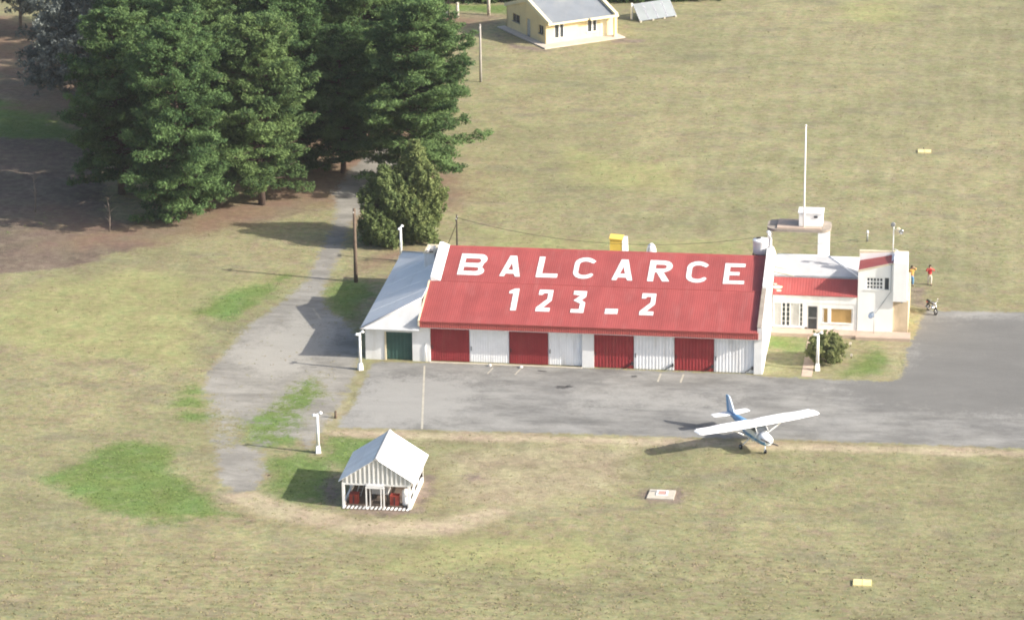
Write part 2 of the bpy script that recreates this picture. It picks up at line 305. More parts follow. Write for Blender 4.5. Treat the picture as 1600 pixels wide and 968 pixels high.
def ground_material(name, paved=None, cracks=False):
    """Dry mown field with greener, bare and needle-covered areas; paved adds asphalt or gravel where its 'wear' is low."""
    m = bpy.data.materials.new(name); m.use_nodes = True; nt = m.node_tree; b = nt.nodes["Principled BSDF"]
    b.inputs["Roughness"].default_value = 0.95; b.inputs["Specular IOR Level"].default_value = 0.08
    P = nt.nodes.new("ShaderNodeNewGeometry").outputs["Position"]
    N = lambda s, d=4, r=0.6, st=None: _noise(nt, s, d, r, st, P)
    big, mid, sml, fin = N(0.055, 4), N(0.22, 5, 0.65), N(0.9, 5, 0.7), N(4.5, 4, 0.75)
    straw, olive, rose, grey, deep = (0.270, 0.245, 0.132), (0.216, 0.219, 0.104), (0.240, 0.198, 0.132), (0.216, 0.210, 0.160), (0.128, 0.128, 0.074)
    c = _mix(nt, _ramp(nt, big, 0.35, 0.65), straw, olive)
    c = _mix(nt, _ramp(nt, mid, 0.42, 0.68, 0, 0.8), c, straw)
    c = _mix(nt, _ramp(nt, N(0.33, 5, 0.7, (1, 1.3, 1)), 0.5, 0.72, 0, 0.75), c, rose)
    c = _mix(nt, _ramp(nt, N(0.5, 5, 0.75), 0.55, 0.75, 0, 0.6), c, grey)
    c = _mix(nt, _ramp(nt, sml, 0.48, 0.72, 0, 0.65), c, olive)
    c = _mix(nt, _ramp(nt, N(1.7, 4, 0.75), 0.52, 0.75, 0, 0.6), c, mul(straw, 1.12))
    c = _mix(nt, _ramp(nt, N(1.15, 3, 0.6), 0.50, 0.66, 0, 0.6), c, (0.245, 0.186, 0.136))
    c = _mix(nt, _ramp(nt, N(1.8, 3, 0.6), 0.50, 0.66, 0, 0.65), c, (0.172, 0.190, 0.098))
    c = _mix(nt, _ramp(nt, N(2.6, 3, 0.6), 0.52, 0.68, 0, 0.65), c, (0.285, 0.262, 0.180))
    c = _mix(nt, _ramp(nt, N(0.028, 3, 0.6), 0.42, 0.66, 0, 0.5), c, (0.176, 0.168, 0.098))
    c = _mix(nt, _ramp(nt, _noise(nt, 0.13, 5, 0.65, (1, 2.2, 1), P), 0.50, 0.68, 0, 0.55), c, (0.160, 0.150, 0.106))
    c = _mix(nt, _ramp(nt, fin, 0.52, 0.70, 0, 0.7), c, deep)
    m1 = nt.nodes.new("ShaderNodeVertexColor"); m1.layer_name = "cover"; m2 = nt.nodes.new("ShaderNodeVertexColor"); m2.layer_name = "wear"
    s1 = nt.nodes.new("ShaderNodeSeparateColor"); nt.links.new(m1.outputs[0], s1.inputs[0])
    s2 = nt.nodes.new("ShaderNodeSeparateColor"); nt.links.new(m2.outputs[0], s2.inputs[0])
    brk = _math(nt, 'ADD', _math(nt, 'MULTIPLY', _math(nt, 'SUBTRACT', sml, 0.5), 1.5), _math(nt, 'MULTIPLY', _math(nt, 'SUBTRACT', fin, 0.5), 1.3))
    def cov(src, col, amt=1.0, lo=0.25, hi=0.85):
        f = _ramp(nt, _math(nt, 'ADD', src, brk), lo, hi, 0, amt)
        return _mix(nt, f, c, col)
    def two(a, bb, lo=0.4, hi=0.65, src=sml): return _mix(nt, _ramp(nt, src, lo, hi), a, bb)
    rows = _noise(nt, 1.0, 4, 0.7, (0.35, 1.7, 1), P)
    c = _mix(nt, _math(nt, 'MULTIPLY', m2.outputs["Alpha"], _ramp(nt, rows, 0.47, 0.66, 0, 0.75)), c, two((0.165, 0.138, 0.085), (0.165, 0.165, 0.080)))
    wv = nt.nodes.new("ShaderNodeTexWave"); wv.inputs["Scale"].default_value = 0.132; wv.inputs["Distortion"].default_value = 4.5
    wv.inputs["Detail"].default_value = 2; wv.inputs["Detail Scale"].default_value = 0.8; nt.links.new(P, wv.inputs[0])
    c = _mix(nt, _math(nt, 'MULTIPLY', s2.outputs[2], _ramp(nt, wv.outputs["Fac"], 0.4, 1.0, 0, 0.17)), c, (0.31, 0.29, 0.18))
    c = cov(s1.outputs[1], two((0.278, 0.268, 0.125), (0.238, 0.245, 0.105)), 0.85, 0.05, 1.0)
    c = cov(s1.outputs[0], two((0.104, 0.166, 0.045), (0.142, 0.182, 0.060)), 0.95, 0.15, 0.95)
    c = cov(m1.outputs["Alpha"], two((0.365, 0.305, 0.215), (0.335, 0.280, 0.192)), 0.9, 0.05, 0.9)
    c = cov(s2.outputs[1], two((0.125, 0.098, 0.078), (0.172, 0.134, 0.106)), 0.95)
    c = cov(s1.outputs[2], two((0.205, 0.138, 0.098), (0.150, 0.112, 0.084), src=mid), 0.9, 0.15, 1.05)
    c = cov(s2.outputs[0], two((0.215, 0.168, 0.138), (0.150, 0.120, 0.097)), 0.95, 0.1, 0.85)
    hs = nt.nodes.new("ShaderNodeHueSaturation")      # uneven drying of the sward: broad and small patches, lighter and darker
    va = _ramp(nt, _noise(nt, 0.22, 9, 0.78, None, P), 0.30, 0.70, 0.84, 1.21)
    vb = _ramp(nt, _noise(nt, 1.4, 5, 0.7, (1, 1.25, 1), P), 0.30, 0.70, 0.86, 1.17)
    nt.links.new(_math(nt, 'MULTIPLY', va, vb), hs.inputs["Value"])
    nt.links.new(_ramp(nt, _noise(nt, 0.45, 7, 0.75, None, P), 0.32, 0.68, 0.476, 0.524), hs.inputs["Hue"])
    nt.links.new(c, hs.inputs["Color"]); c = hs.outputs[0]
    if paved:
        a, d, e = paved
        g = _mix(nt, _ramp(nt, N(0.12, 4), 0.38, 0.66), a, d)
        g = _mix(nt, _ramp(nt, _noise(nt, 1.0, 5, 0.66, (0.16, 0.7, 1), P), 0.5, 0.74, 0, 0.7), g, e)
        g = _mix(nt, _ramp(nt, N(1.3, 5, 0.75), 0.52, 0.78, 0, 0.4), g, mul(a, 1.15))
        g = _mix(nt, _ramp(nt, N(0.8, 5, 0.7), 0.60, 0.72, 0, 0.55), g, mul(e, 0.75))
        g = _mix(nt, _ramp(nt, N(7, 3, 0.8), 0.5, 0.75, 0, 0.4), g, mul(d, 0.7))
        if cracks:
         vo = nt.nodes.new("ShaderNodeTexVoronoi"); vo.feature = 'DISTANCE_TO_EDGE'; vo.inputs["Scale"].default_value = 0.28
         wp = _mix(nt, 0.35, P, _noise(nt, 0.9, 4, 0.7, None, P, 1), 'ADD'); nt.links.new(wp, vo.inputs[0])
         g = _mix(nt, _ramp(nt, vo.outputs[0], 0.0, 0.010, 0.22, 0.0), g, mul(e, 0.7))
        hp = nt.nodes.new("ShaderNodeHueSaturation")
        nt.links.new(_ramp(nt, _noise(nt, 0.30, 9, 0.75, (0.55, 1.3, 1), P), 0.30, 0.70, 0.68, 1.24), hp.inputs["Value"]); nt.links.new(g, hp.inputs["Color"]); g = hp.outputs[0]
        w = nt.nodes.new("ShaderNodeVertexColor"); w.layer_name = "paving"
        sw = nt.nodes.new("ShaderNodeSeparateColor"); nt.links.new(w.outputs[0], sw.inputs[0])
        g = _mix(nt, _ramp(nt, _math(nt, 'ADD', sw.outputs[1], brk), 0.3, 0.9, 0, 0.75), g, mul(a, 1.22))
        g = _mix(nt, _ramp(nt, _math(nt, 'ADD', sw.outputs[2], brk), 0.3, 0.9, 0, 0.8), g, mul(d, 0.72))
        c = _mix(nt, _ramp(nt, _math(nt, 'ADD', sw.outputs[0], _math(nt, 'MULTIPLY', brk, 1.3)), 0.25, 0.75), c, g)
    nt.links.new(c, b.inputs["Base Color"])
    bp = nt.nodes.new("ShaderNodeBump"); bp.inputs["Strength"].default_value = 0.25 if paved else 0.55; bp.inputs["Distance"].default_value = 0.10
    nt.links.new(_math(nt, 'ADD', fin, _math(nt, 'MULTIPLY', sml, 0.8)), bp.inputs["Height"]); nt.links.new(bp.outputs[0], b.inputs["Normal"])
    return m

PO_GREEN += [[(-21.8, 9.4), (-21.0, 13.2), (-19.2, 17.0), (-15.9, 20.3), (-15.7, 17.3), (-16.9, 12.2), (-18.6, 8.3)], [(-17.9, -8.2), (-16.4, -8.4), (-16.5, -9.4), (-18.0, -9.2)], [(-17.8, -10.6), (-15.9, -10.8), (-16.0, -12.2), (-17.9, -12.0)], [(-17.0, -13.4), (-14.6, -13.8), (-15.0, -15.2), (-17.2, -14.8)], [(-12.3, -15.0), (-11.2, -10.0), (-9.8, -4.4), (-7.0, -5.0), (-6.5, -12.0), (-7.3, -19.4), (-10.4, -21.4)]]
PO_LIME += [[(-18.1, -7.4), (-16.8, -7.8), (-15.0, -14.9), (-15.7, -16.8), (-17.4, -13.0)], [(2.9, 62.3), (14.7, 57.0), (15.5, 48.6), (5.7, 49.6)]]
PO_MOWN = [[(6, 30), (12, 70), (14, 118), (60, 128), (60, 24), (45, 19)]]
PO_ROWS = [[(-24, -41), (0, -38.5), (20, -36.5), (60, -32), (60, -70), (-40, -70)]]
def covers(me, x, y, far=None):
    k = np.ones_like(x)
    g = np.maximum(mask(x, y, PO_GREEN, 1.1, 1.3), 0)
    cover_attr(me, "cover", [g, mask(x, y, PO_LIME, 2.2, 2.0, 0.25) * 0.85, mask(x, y, PO_NEEDLE, 2.4, 2.5, 0.3), np.maximum(np.maximum(0.5 * mask(x, y, PO_PALE[2:], 1.5, 1.4, 0.4), 1.25 * mask(x, y, PO_PALE[1:2], 1.0, 0.5, 0.4)), 1.1 * mask(x, y, PO_PALE[:1], 0.7, 0.6, 0.4))])
    cover_attr(me, "wear", [mask(x, y, PO_DIRT, 0.6, 0.7, 0.8), mask(x, y, PO_TRACK, 0.9, 1.4, 0.4), mask(x, y, PO_MOWN, 4, 4, 0.1), mask(x, y, PO_ROWS, 1.5, 1.5, 0.2)])

def axis(lo, hi, step, far):
    c = np.arange(lo, hi + 1e-6, step); t = np.array([4, 12, 30, 80, 200, 600, 1800, far], float)
    return np.concatenate([(lo - t)[::-1], c, hi + t])
xs, ys = axis(-74, 60, 0.5, 7000), axis(-60, 136, 0.5, 7000)
X, Y = np.meshgrid(xs, ys); nx, ny = len(xs), len(ys)
def grid_mesh(name, X, Y, Z, keep=None):
    ny, nx = X.shape; idx = np.arange(nx * ny).reshape(ny, nx)
    q = np.stack([idx[:-1, :-1], idx[:-1, 1:], idx[1:, 1:], idx[1:, :-1]], -1).reshape(-1, 4)
    if keep is not None: q = q[keep.reshape(-1)]
    used = np.unique(q); rm = np.zeros(nx * ny, int); rm[used] = np.arange(len(used)); q = rm[q]
    co = np.stack([X.ravel(), Y.ravel(), Z.ravel()], -1)[used]
    me = bpy.data.meshes.new(name); me.vertices.add(len(co)); me.vertices.foreach_set("co", co.ravel())
    me.loops.add(q.size); me.loops.foreach_set("vertex_index", q.ravel()); me.polygons.add(len(q))
    me.polygons.foreach_set("loop_start", np.arange(len(q)) * 4); me.polygons.foreach_set("loop_total", np.full(len(q), 4)); me.update()
    return me, co
me, co = grid_mesh("ground", X, Y, np.zeros_like(X))
covers(me, co[:, 0], co[:, 1]); me.materials.append(ground_material("dry_mown_field"))
ground = bpy.data.objects.new("ground", me); COL.objects.link(ground); ground["kind"] = "structure"

def paved_sheet(name, poly, z, cell, warp, material, fade, pale=(), dark=()):
    p = np.array(poly); x0, y0 = p.min(0) - 1.5; x1, y1 = p.max(0) + 1.5
    X, Y = np.meshgrid(np.arange(x0, x1, cell), np.arange(y0, y1, cell))
    f = lambda x, y: sdist(x, y, poly) + (fbm(x, y, 0.35) - 0.5) * 2 * warp + (fbm(x + 40, y, 1.6, 2) - 0.5) * warp * 0.5
    D = f(X, Y); gy, gx = np.gradient(D, cell); g = np.sqrt(gx ** 2 + gy ** 2) + 1e-6
    near = np.abs(D) < cell * 0.75
    k = np.clip(D / np.maximum(g, 0.35), -cell * .7, cell * .7) / np.maximum(g, 0.35)
    X2 = np.where(near, X - k * gx * 0.9, X); Y2 = np.where(near, Y - k * gy * 0.9, Y)
    inside = (D < cell * 0.74) & (sdist(X, Y, poly) < 1.2)
    keep = inside[:-1, :-1] & inside[1:, :-1] & inside[:-1, 1:] & inside[1:, 1:]
    me, co = grid_mesh(name, X2, Y2, np.full_like(X, z), keep)
    x, y = co[:, 0], co[:, 1]; covers(me, x, y)
    d = sdist(x, y, poly); w = np.clip(-d / fade, 0, 1)
    if name == "driveway": w = w * (1 - 0.55 * mask(x, y, PO_DRIVE_WEED, 1.2, 1.6, 0.5)) * (1 - 0.45 * mask(x, y, [[(-12.3, -15.0), (-11.2, -10.0), (-9.8, -4.4), (-7.0, -5.0), (-6.5, -12.0), (-7.3, -19.4), (-10.4, -21.4)]], 1.0, 1.6, 0.6))
    cover_attr(me, "paving", [w * 1.1, mask(x, y, list(pale), 2.5, 2.5, 0.15) if pale else 0 * x, mask(x, y, list(dark), 2.0, 2.5, 0.15) if dark else 0 * x])
    me.materials.append(material); o = bpy.data.objects.new(name, me); COL.objects.link(o); o["kind"] = "structure"; return o
paved_sheet("driveway", PO_DRIVE, 0.006, 0.25, 1.15, ground_material("worn_gravel", ((0.276, 0.264, 0.236), (0.234, 0.222, 0.200), (0.176, 0.166, 0.148))), 1.4,
            pale=[[(-17, 2), (-12, 10), (-8, 6), (-9, -4), (-14, -8)]])
paved_sheet("apron", PO_APRON, 0.012, 0.25, 0.5, ground_material("old_asphalt", ((0.250, 0.245, 0.230), (0.208, 0.205, 0.196), (0.146, 0.145, 0.141)), True), 0.9,
            pale=[[(-5, -15), (-4, -4), (4, -3), (6, -15)], [(12, -5), (25, -4), (25, -9), (12, -9)]], dark=[[(38, 14), (37, 0), (30, -4), (44, -8), (60, -6), (60, 17)]])
def flat_quad(name, pts, z, m, parent=None, label=None):
    mb = MB(); mb.sheet([(x, y, z) for x, y in pts], 0.004); o = mb.build(name, m); o["kind"] = "structure"; return o
flat_quad("painted_line", [(-0.40, -1.0), (-0.26, -1.0), (1.86, -15.0), (1.70, -15.0)], 0.018, LINE)
for a in (18.5, 20.3):
    flat_quad("painted_line", [(a, -2.6), (a + 0.14, -2.6), (a + 0.2, -0.7), (a + 0.06, -0.7)], 0.018, LINE)
for a in (4.9, 7.1):
    flat_quad("painted_line", [(a, -2.3), (a + 0.1, -2.3), (a + 0.35, -0.9), (a + 0.25, -0.9)], 0.018, LINE)
def blot(c, rx, ry, seed):
    g = random.Random(seed); pts = []
    for i in range(18):
        a = 2 * math.pi * i / 18; k = g.uniform(.6, 1.15); pts.append((c[0] + rx * k * math.cos(a), c[1] + ry * k * math.sin(a)))
    mb = MB(); mb.face([(x, y, 0.018) for x, y in pts]); o = mb.build("oil_stain", mat("oil_stained_asphalt", (.075, .073, .072), .8, .25, 3)); o["kind"] = "structure"
blot((11.2, -4.7), .62, .42, 1); blot((11.75, -4.45), .35, .25, 2); blot((16.6, -1.6), .3, .25, 3); blot((9.2, -1.2), .45, .18, 4)
# concrete edging under the hangar doors and the garden walk
mb = MB(); mb.box(-0.05, 12.3, -0.28, -0.03, 0.0, 0.05); mb.build("threshold_strip", PAD_CONC, kind="structure")
mb = MB(); mb.box(29.72, 30.56, -0.15, 9.28, 0.0, 0.035); mb.build("garden_path", PINK_CONC, kind="structure")

# grass tufts standing in the sward, thickest in the rough near rows and the lush patches
def grass_tufts(n, seed):
    g = np.random.default_rng(seed)
    x = g.uniform(-60, 52, n); y = -56 + 180 * g.random(n) ** 1.5
    ok = (np.abs(x - 12) < 44 + (y + 60) * 0.2) & (sdist(x, y, PO_APRON) > 0.1) & ~((x > -6) & (x < 38.2) & (y > -0.5) & (y < 20.5)) & ~((x > -2) & (x < 4.2) & (y > -31.6) & (y < -25))
    green = mask(x, y, PO_GREEN, 1.1, 1.3); rows = mask(x, y, PO_ROWS, 1.5, 1.5, 0.2); bare = np.maximum(mask(x, y, PO_NEEDLE, 2, 2, .3), mask(x, y, PO_TRACK, 1, 1, .4)); dr = sdist(x, y, PO_DRIVE) < -0.7
    weed = mask(x, y, PO_DRIVE_WEED, 1.2, 1.6, 0.5)
    p = 0.05 + 0.45 * green + 0.09 * rows + 0.09 * (fbm(x, y, 0.25) > 0.56); p = np.where(dr, 0.05 + 0.5 * weed, p) * (1 - 0.9 * bare)
    k = ok & (g.random(n) < p); x, y, green, rows = x[k], y[k], green[k], rows[k]; m = len(x); nb = 5
    h = (0.018 + 0.036 * g.random(m) ** 2) * (1 + 0.5 * rows); w = 0.05 + 0.09 * g.random(m)
    X = np.repeat(x, nb) + g.normal(size=m * nb) * np.repeat(w, nb) * 0.7; Y = np.repeat(y, nb) + g.normal(size=m * nb) * np.repeat(w, nb) * 0.7
    H = np.repeat(h, nb) * (0.6 + 0.7 * g.random(m * nb)); W = np.repeat(w, nb) * 0.55; a = g.random(m * nb) * 6.283; ln = g.normal(size=(2, m * nb)) * (H * 0.8 + W * 0.8)
    V = np.stack([np.stack([X - np.cos(a) * W, Y - np.sin(a) * W, 0 * X], -1), np.stack([X + np.cos(a) * W, Y + np.sin(a) * W, 0 * X], -1), np.stack([X + ln[0], Y + ln[1], H], -1)], 1).reshape(-1, 3)
    me = bpy.data.meshes.new("grass_tufts"); me.vertices.add(len(V)); me.vertices.foreach_set("co", V.ravel()); nf = m * nb
    me.loops.add(nf * 3); me.loops.foreach_set("vertex_index", np.arange(nf * 3)); me.polygons.add(nf)
    me.polygons.foreach_set("loop_start", np.arange(nf) * 3); me.polygons.foreach_set("loop_total", np.full(nf, 3)); me.update()
    dry = np.array([[.29, .255, .145], [.25, .24, .12], [.27, .22, .145], [.24, .235, .12]])[g.integers(0, 4, m)]
    lush = np.array([.145, .205, .065]) * (0.8 + 0.5 * g.random((m, 1))); col = dry * (1 - green[:, None]) + lush * green[:, None]
    buf = np.ones((len(V), 4)); buf[:, :3] = np.repeat(col, nb * 3, 0); at = me.color_attributes.new("shade", 'FLOAT_COLOR', 'POINT'); at.data.foreach_set("color", buf.ravel())
    mt = bpy.data.materials.new("grass_blades"); mt.use_nodes = True; nt = mt.node_tree; b = nt.nodes["Principled BSDF"]; b.inputs["Roughness"].default_value = .9; b.inputs["Specular IOR Level"].default_value = .05
    vc = nt.nodes.new("ShaderNodeVertexColor"); vc.layer_name = "shade"; nt.links.new(vc.outputs[0], b.inputs["Base Color"]); me.materials.append(mt)
    o = bpy.data.objects.new("grass_tufts", me); COL.objects.link(o); o["kind"] = "stuff"; o["label"] = "low dry grass tufts all over the mown field"; return m
grass_tufts(300000, 5)

# ------------------------------------------------------------------ hangar
RK = (6.55 - 3.65) / 10.5
def roof_z(y): return 3.65 + RK * (y + 0.5)
hangar = thing("hangar", "long white hangar with red corrugated roof painted with big white letters", "hangar", (0, 0, 0))
XR = 26.65
# front wall: piers and the strips above the doors
mb = MB()
mb.box(-1.46, -0.02, 0.0, 0.25, 0, 3.05); mb.box(12.26, 13.19, 0.0, 0.35, 0, 3.05); mb.box(25.95, XR - 0.06, -0.05, 0.3, 0, 3.4)
mb.box(-0.02, 12.26, 0.02, 0.28, 2.96, 3.12); mb.box(13.19, 25.95, 0.02, 0.28, 2.96, 3.12)
mb.box(-0.02, 12.26, 0.45, 0.6, 0, 2.96); mb.box(13.19, 25.95, 0.45, 0.6, 0, 2.96)
mb.box(-0.75, XR - 0.06, 19.75, 20.0, 0, 2.9); mb.box(-0.72, -0.45, 0.3, 19.7, 0, 2.9)
mb.build("wall", WHITE, hangar)
# doors: ribbed leaves, each one its own part
for i, (x0, x1, m, y) in enumerate(((0, 3.12, RED_DOOR, 0.22), (3.16, 6.33, WHITE_DOOR, 0.25), (6.37, 9.48, RED_DOOR, 0.22), (9.52, 12.24, WHITE_DOOR, 0.30),
                                    (13.21, 16.37, RED_DOOR, 0.14), (16.41, 19.60, WHITE_DOOR, 0.10), (19.64, 22.76, RED_DOOR, 0.14), (22.80, 25.93, WHITE_DOOR, 0.10))):
    mb = MB(); mb.rib_wall(x0, x1, 0.05, 2.955, y, 0.20 if i < 4 else 0.27, 0.010 if i < 4 else 0.013)
    d = mb.build("door", m, hangar)
    mb = MB(); hy = y - (.035 if i >= 4 else .02); mb.box(x0 + .10, x0 + .16, hy - .03, hy, 1.0, 1.35); mb.build("handle", DARK_METAL, d)
    if i >= 4:
        mb = MB(); hx = x1 - 0.12
        mb.box(hx - 0.05, hx + 0.1, y - 0.16, y - 0.04, 0.35, 0.62); mb.tube([(hx, y - 0.1, 0.5), (hx - 0.55, y - 0.1, 0.12)], 0.03, 6)
        mb.build("latch", DARK_METAL, d)
# bumpers at the pier and small bollard stones are things of their own (below)
# roof: ridge cap with every corrugated sheet as a piece
mb = MB(); mb.hull8([(0.1, 9.8, 6.52), (26.2, 9.8, 6.52), (26.2, 10.2, 6.52), (0.1, 10.2, 6.52)], [(0.1, 9.95, 6.62), (26.2, 9.95, 6.62), (26.2, 10.05, 6.62), (0.1, 10.05, 6.62)])
roof = mb.build("roof", RED_ROOF, hangar)
def corr_sheet(w, y0, y1, lift, ribs=6, h=0.008):
    p = w / ribs; pr = []
    for i in range(ribs):
        a = i * p; pr += [(a, 0), (a + p * .5, 0), (a + p * .62, h), (a + p * .88, h)]
    pr.append((w + 0.015, 0.002))
    me = bpy.data.meshes.new("roof_sheet"); n = len(pr)
    vs = [(x, y0, roof_z(y0) + lift + z) for x, z in pr] + [(x, y1, roof_z(y1) + lift + z) for x, z in pr]
    vs += [(x, y0, roof_z(y0) + lift + z - 0.02) for x, z in pr]
    me.from_pydata(vs, [], [(i, i + 1, n + i + 1, n + i) for i in range(n - 1)] + [(2 * n + i, 2 * n + i + 1, i + 1, i) for i in range(n - 1)])
    me.materials.append(RED_ROOF); return me
for cnt, xa, xb, y0, y1, lift in ((25, -0.78, 26.22, -0.58, 5.12, 0.0), (24, 0.10, 26.22, 5.0, 9.97, 0.022)):
    w = (xb - xa) / cnt; me = corr_sheet(w, y0, y1, lift)
    for i in range(cnt):
        o = bpy.data.objects.new("roof_sheet", me); COL.objects.link(o); o.parent = roof
        o.location = (xa + i * w, rnd.uniform(-0.015, 0.015), rnd.uniform(-0.002, 0.004))
mb = MB(); mb.sheet([(-0.75, 10.0, 6.55), (26.2, 10.0, 6.55), (26.2, 20.2, 2.95), (-0.75, 20.2, 2.95)], 0.04); mb.build("rear_roof", RED_ROOF, hangar)
mb = MB(); mb.rib_wall(-0.76, 26.30, 3.06, 3.60, -0.5, 0.18, 0.02, 0, 0.05); mb.box(-0.80, 26.32, -0.60, -0.50, 3.585, 3.625); mb.build("fascia", RED_FASCIA, hangar)
mb = MB(); mb.sheet([(-0.78, -0.5, 3.05), (26.3, -0.5, 3.05), (26.3, 0.1, 3.05), (-0.78, 0.1, 3.05)], 0.03); mb.build("soffit", WHITE, hangar)
# gable walls rising above the roof
def wall_prism(mb, x0, x1, prof, mi=0):
    mb.hull8([(x0, y, z) for y, z in prof], [(x1, y, z) for y, z in prof], mi)
mb = MB(); L = 0.0
wall_prism(mb, 26.22, XR, [(0.02, 0), (20, 0), (20, 3.3), (15, 5.1), (14.98, 5.3), (11.6, 6.95), (10.0, 7.25), (8.6, 6.75), (5.02, roof_z(5) + .52), (5.0, roof_z(5) + .32), (-0.3, roof_z(-0.3) + .30), (-0.3, 3.0), (0.02, 2.9)])
mb.build("gable_wall", WHITE, hangar)
mb = MB(); mb.box(26.3, XR - 0.02, -0.32, 5.0, 0, 0)   # cap strip: dull tone of the low-angle light, painted on the wall top
mb = MB(); wall_prism(mb, 26.19, XR - 0.10, [(-0.33, roof_z(-0.33) + .305), (4.99, roof_z(4.99) + .325), (4.99, roof_z(4.99) + .35), (-0.33, roof_z(-0.33) + .33)]); mb.build("dimmed_parapet_top", CONC, hangar)
mb = MB(); mb.tube([(26.42, 10.4, 7.1), (26.44, 10.4, 8.0), (26.38, 10.4, 8.35), (26.22, 10.4, 8.62)], [0.17, 0.14, 0.13, 0.12], 10); mb.build("flue", WHITE_CLEAN, hangar)
# raised white verge of the upper left gable, thin cream verge below it
mb = MB(); mb.hull8([(-0.70, 5.02, roof_z(5.02)), (0.08, 5.02, roof_z(5.02) + .03), (0.08, 10, roof_z(10) + .03), (-0.72, 10, roof_z(10))],
                    [(-0.72, 5.02, roof_z(5.02) + .36), (-0.50, 5.02, roof_z(5.02) + .36), (-0.50, 10, roof_z(10) + .36), (-0.72, 10, roof_z(10) + .36)])
mb.hull8([(-0.72, 10, roof_z(10)), (0.14, 10, roof_z(10)), (0.14, 15, 4.8), (-0.72, 15, 4.8)], [(-0.72, 10, roof_z(10) + .36), (-0.5, 10, roof_z(10) + .36), (-0.5, 15, 4.95), (-0.72, 15, 4.95)])
mb.build("parapet", WHITE_CLEAN, hangar)
mb = MB(); wall_prism(mb, -0.88, -0.76, [(-0.6, 3.2), (-0.6, roof_z(-0.6) + .07), (5.0, roof_z(5) + .07), (5.0, roof_z(5) - .5), (0, 3.2)]); mb.build("verge_board", CREAM, hangar)
mb = MB(); mb.tube([(26.66, 7.6, 6.1), (28.6, 6.9, 6.05)], 0.05, 6); mb.tube([(26.66, 8.3, 6.3), (28.0, 7.9, 6.25)], 0.04, 6); mb.build("bracket", CREAM, hangar)

# letters painted on the roof
def arc(cx, cy, rx, ry, a0, a1, n=7):
    return [(cx + rx * math.cos(R(a0 + (a1 - a0) * i / (n - 1))), cy + ry * math.sin(R(a0 + (a1 - a0) * i / (n - 1)))) for i in range(n)]
def glyph_mesh(outer, holes, lift):
    cu = bpy.data.curves.new("letter", 'CURVE'); cu.dimensions = '2D'; cu.fill_mode = 'BOTH'
    for pl in [outer] + holes:
        sp = cu.splines.new('POLY'); sp.points.add(len(pl) - 1); sp.use_cyclic_u = True
        for p, (x, y) in zip(sp.points, pl): p.co = (x, y, 0, 1)
    tmp = bpy.data.objects.new("letter_outline", cu); COL.objects.link(tmp); dg = bpy.context.evaluated_depsgraph_get(); dg.update()
    me = bpy.data.meshes.new_from_object(tmp.evaluated_get(dg)); bpy.data.objects.remove(tmp); bpy.data.curves.remove(cu)
    for v in me.vertices: v.co.z = roof_z(v.co.y) + lift
    me.name = "letter"; me.materials.clear(); me.materials.append(LETTER); return me
def shift(pl, dx): return [(x + dx, y) for x, y in pl]
A_O = [(0, 5.92), (0.40, 5.92), (0.47, 6.3), (1.15, 6.3), (1.29, 5.92), (1.69, 5.92), (1.09, 8.83), (0.54, 8.83)]; A_H = [(0.60, 6.82), (1.02, 6.82), (0.81, 7.85)]
C_O = [(1.78, 6.55), (1.60, 6.75)] + arc(1.0, 6.85, 0.50, 0.42, -60, -180) + arc(1.0, 7.95, 0.50, 0.44, 180, 60) + [(1.62, 8.12), (1.82, 8.45)] + arc(0.98, 8.05, 0.88, 0.88, 45, 180) + arc(0.98, 6.78, 0.88, 0.84, 180, 315)
two = [(0, 1.27), (1.13, 1.27), (1.13, 1.78), (0.55, 1.80), (1.14, 2.78), (1.12, 4.24), (0, 4.24), (0, 3.53), (0.30, 3.53), (0.42, 3.78), (0.76, 3.78), (0.76, 2.98), (0, 1.78)]
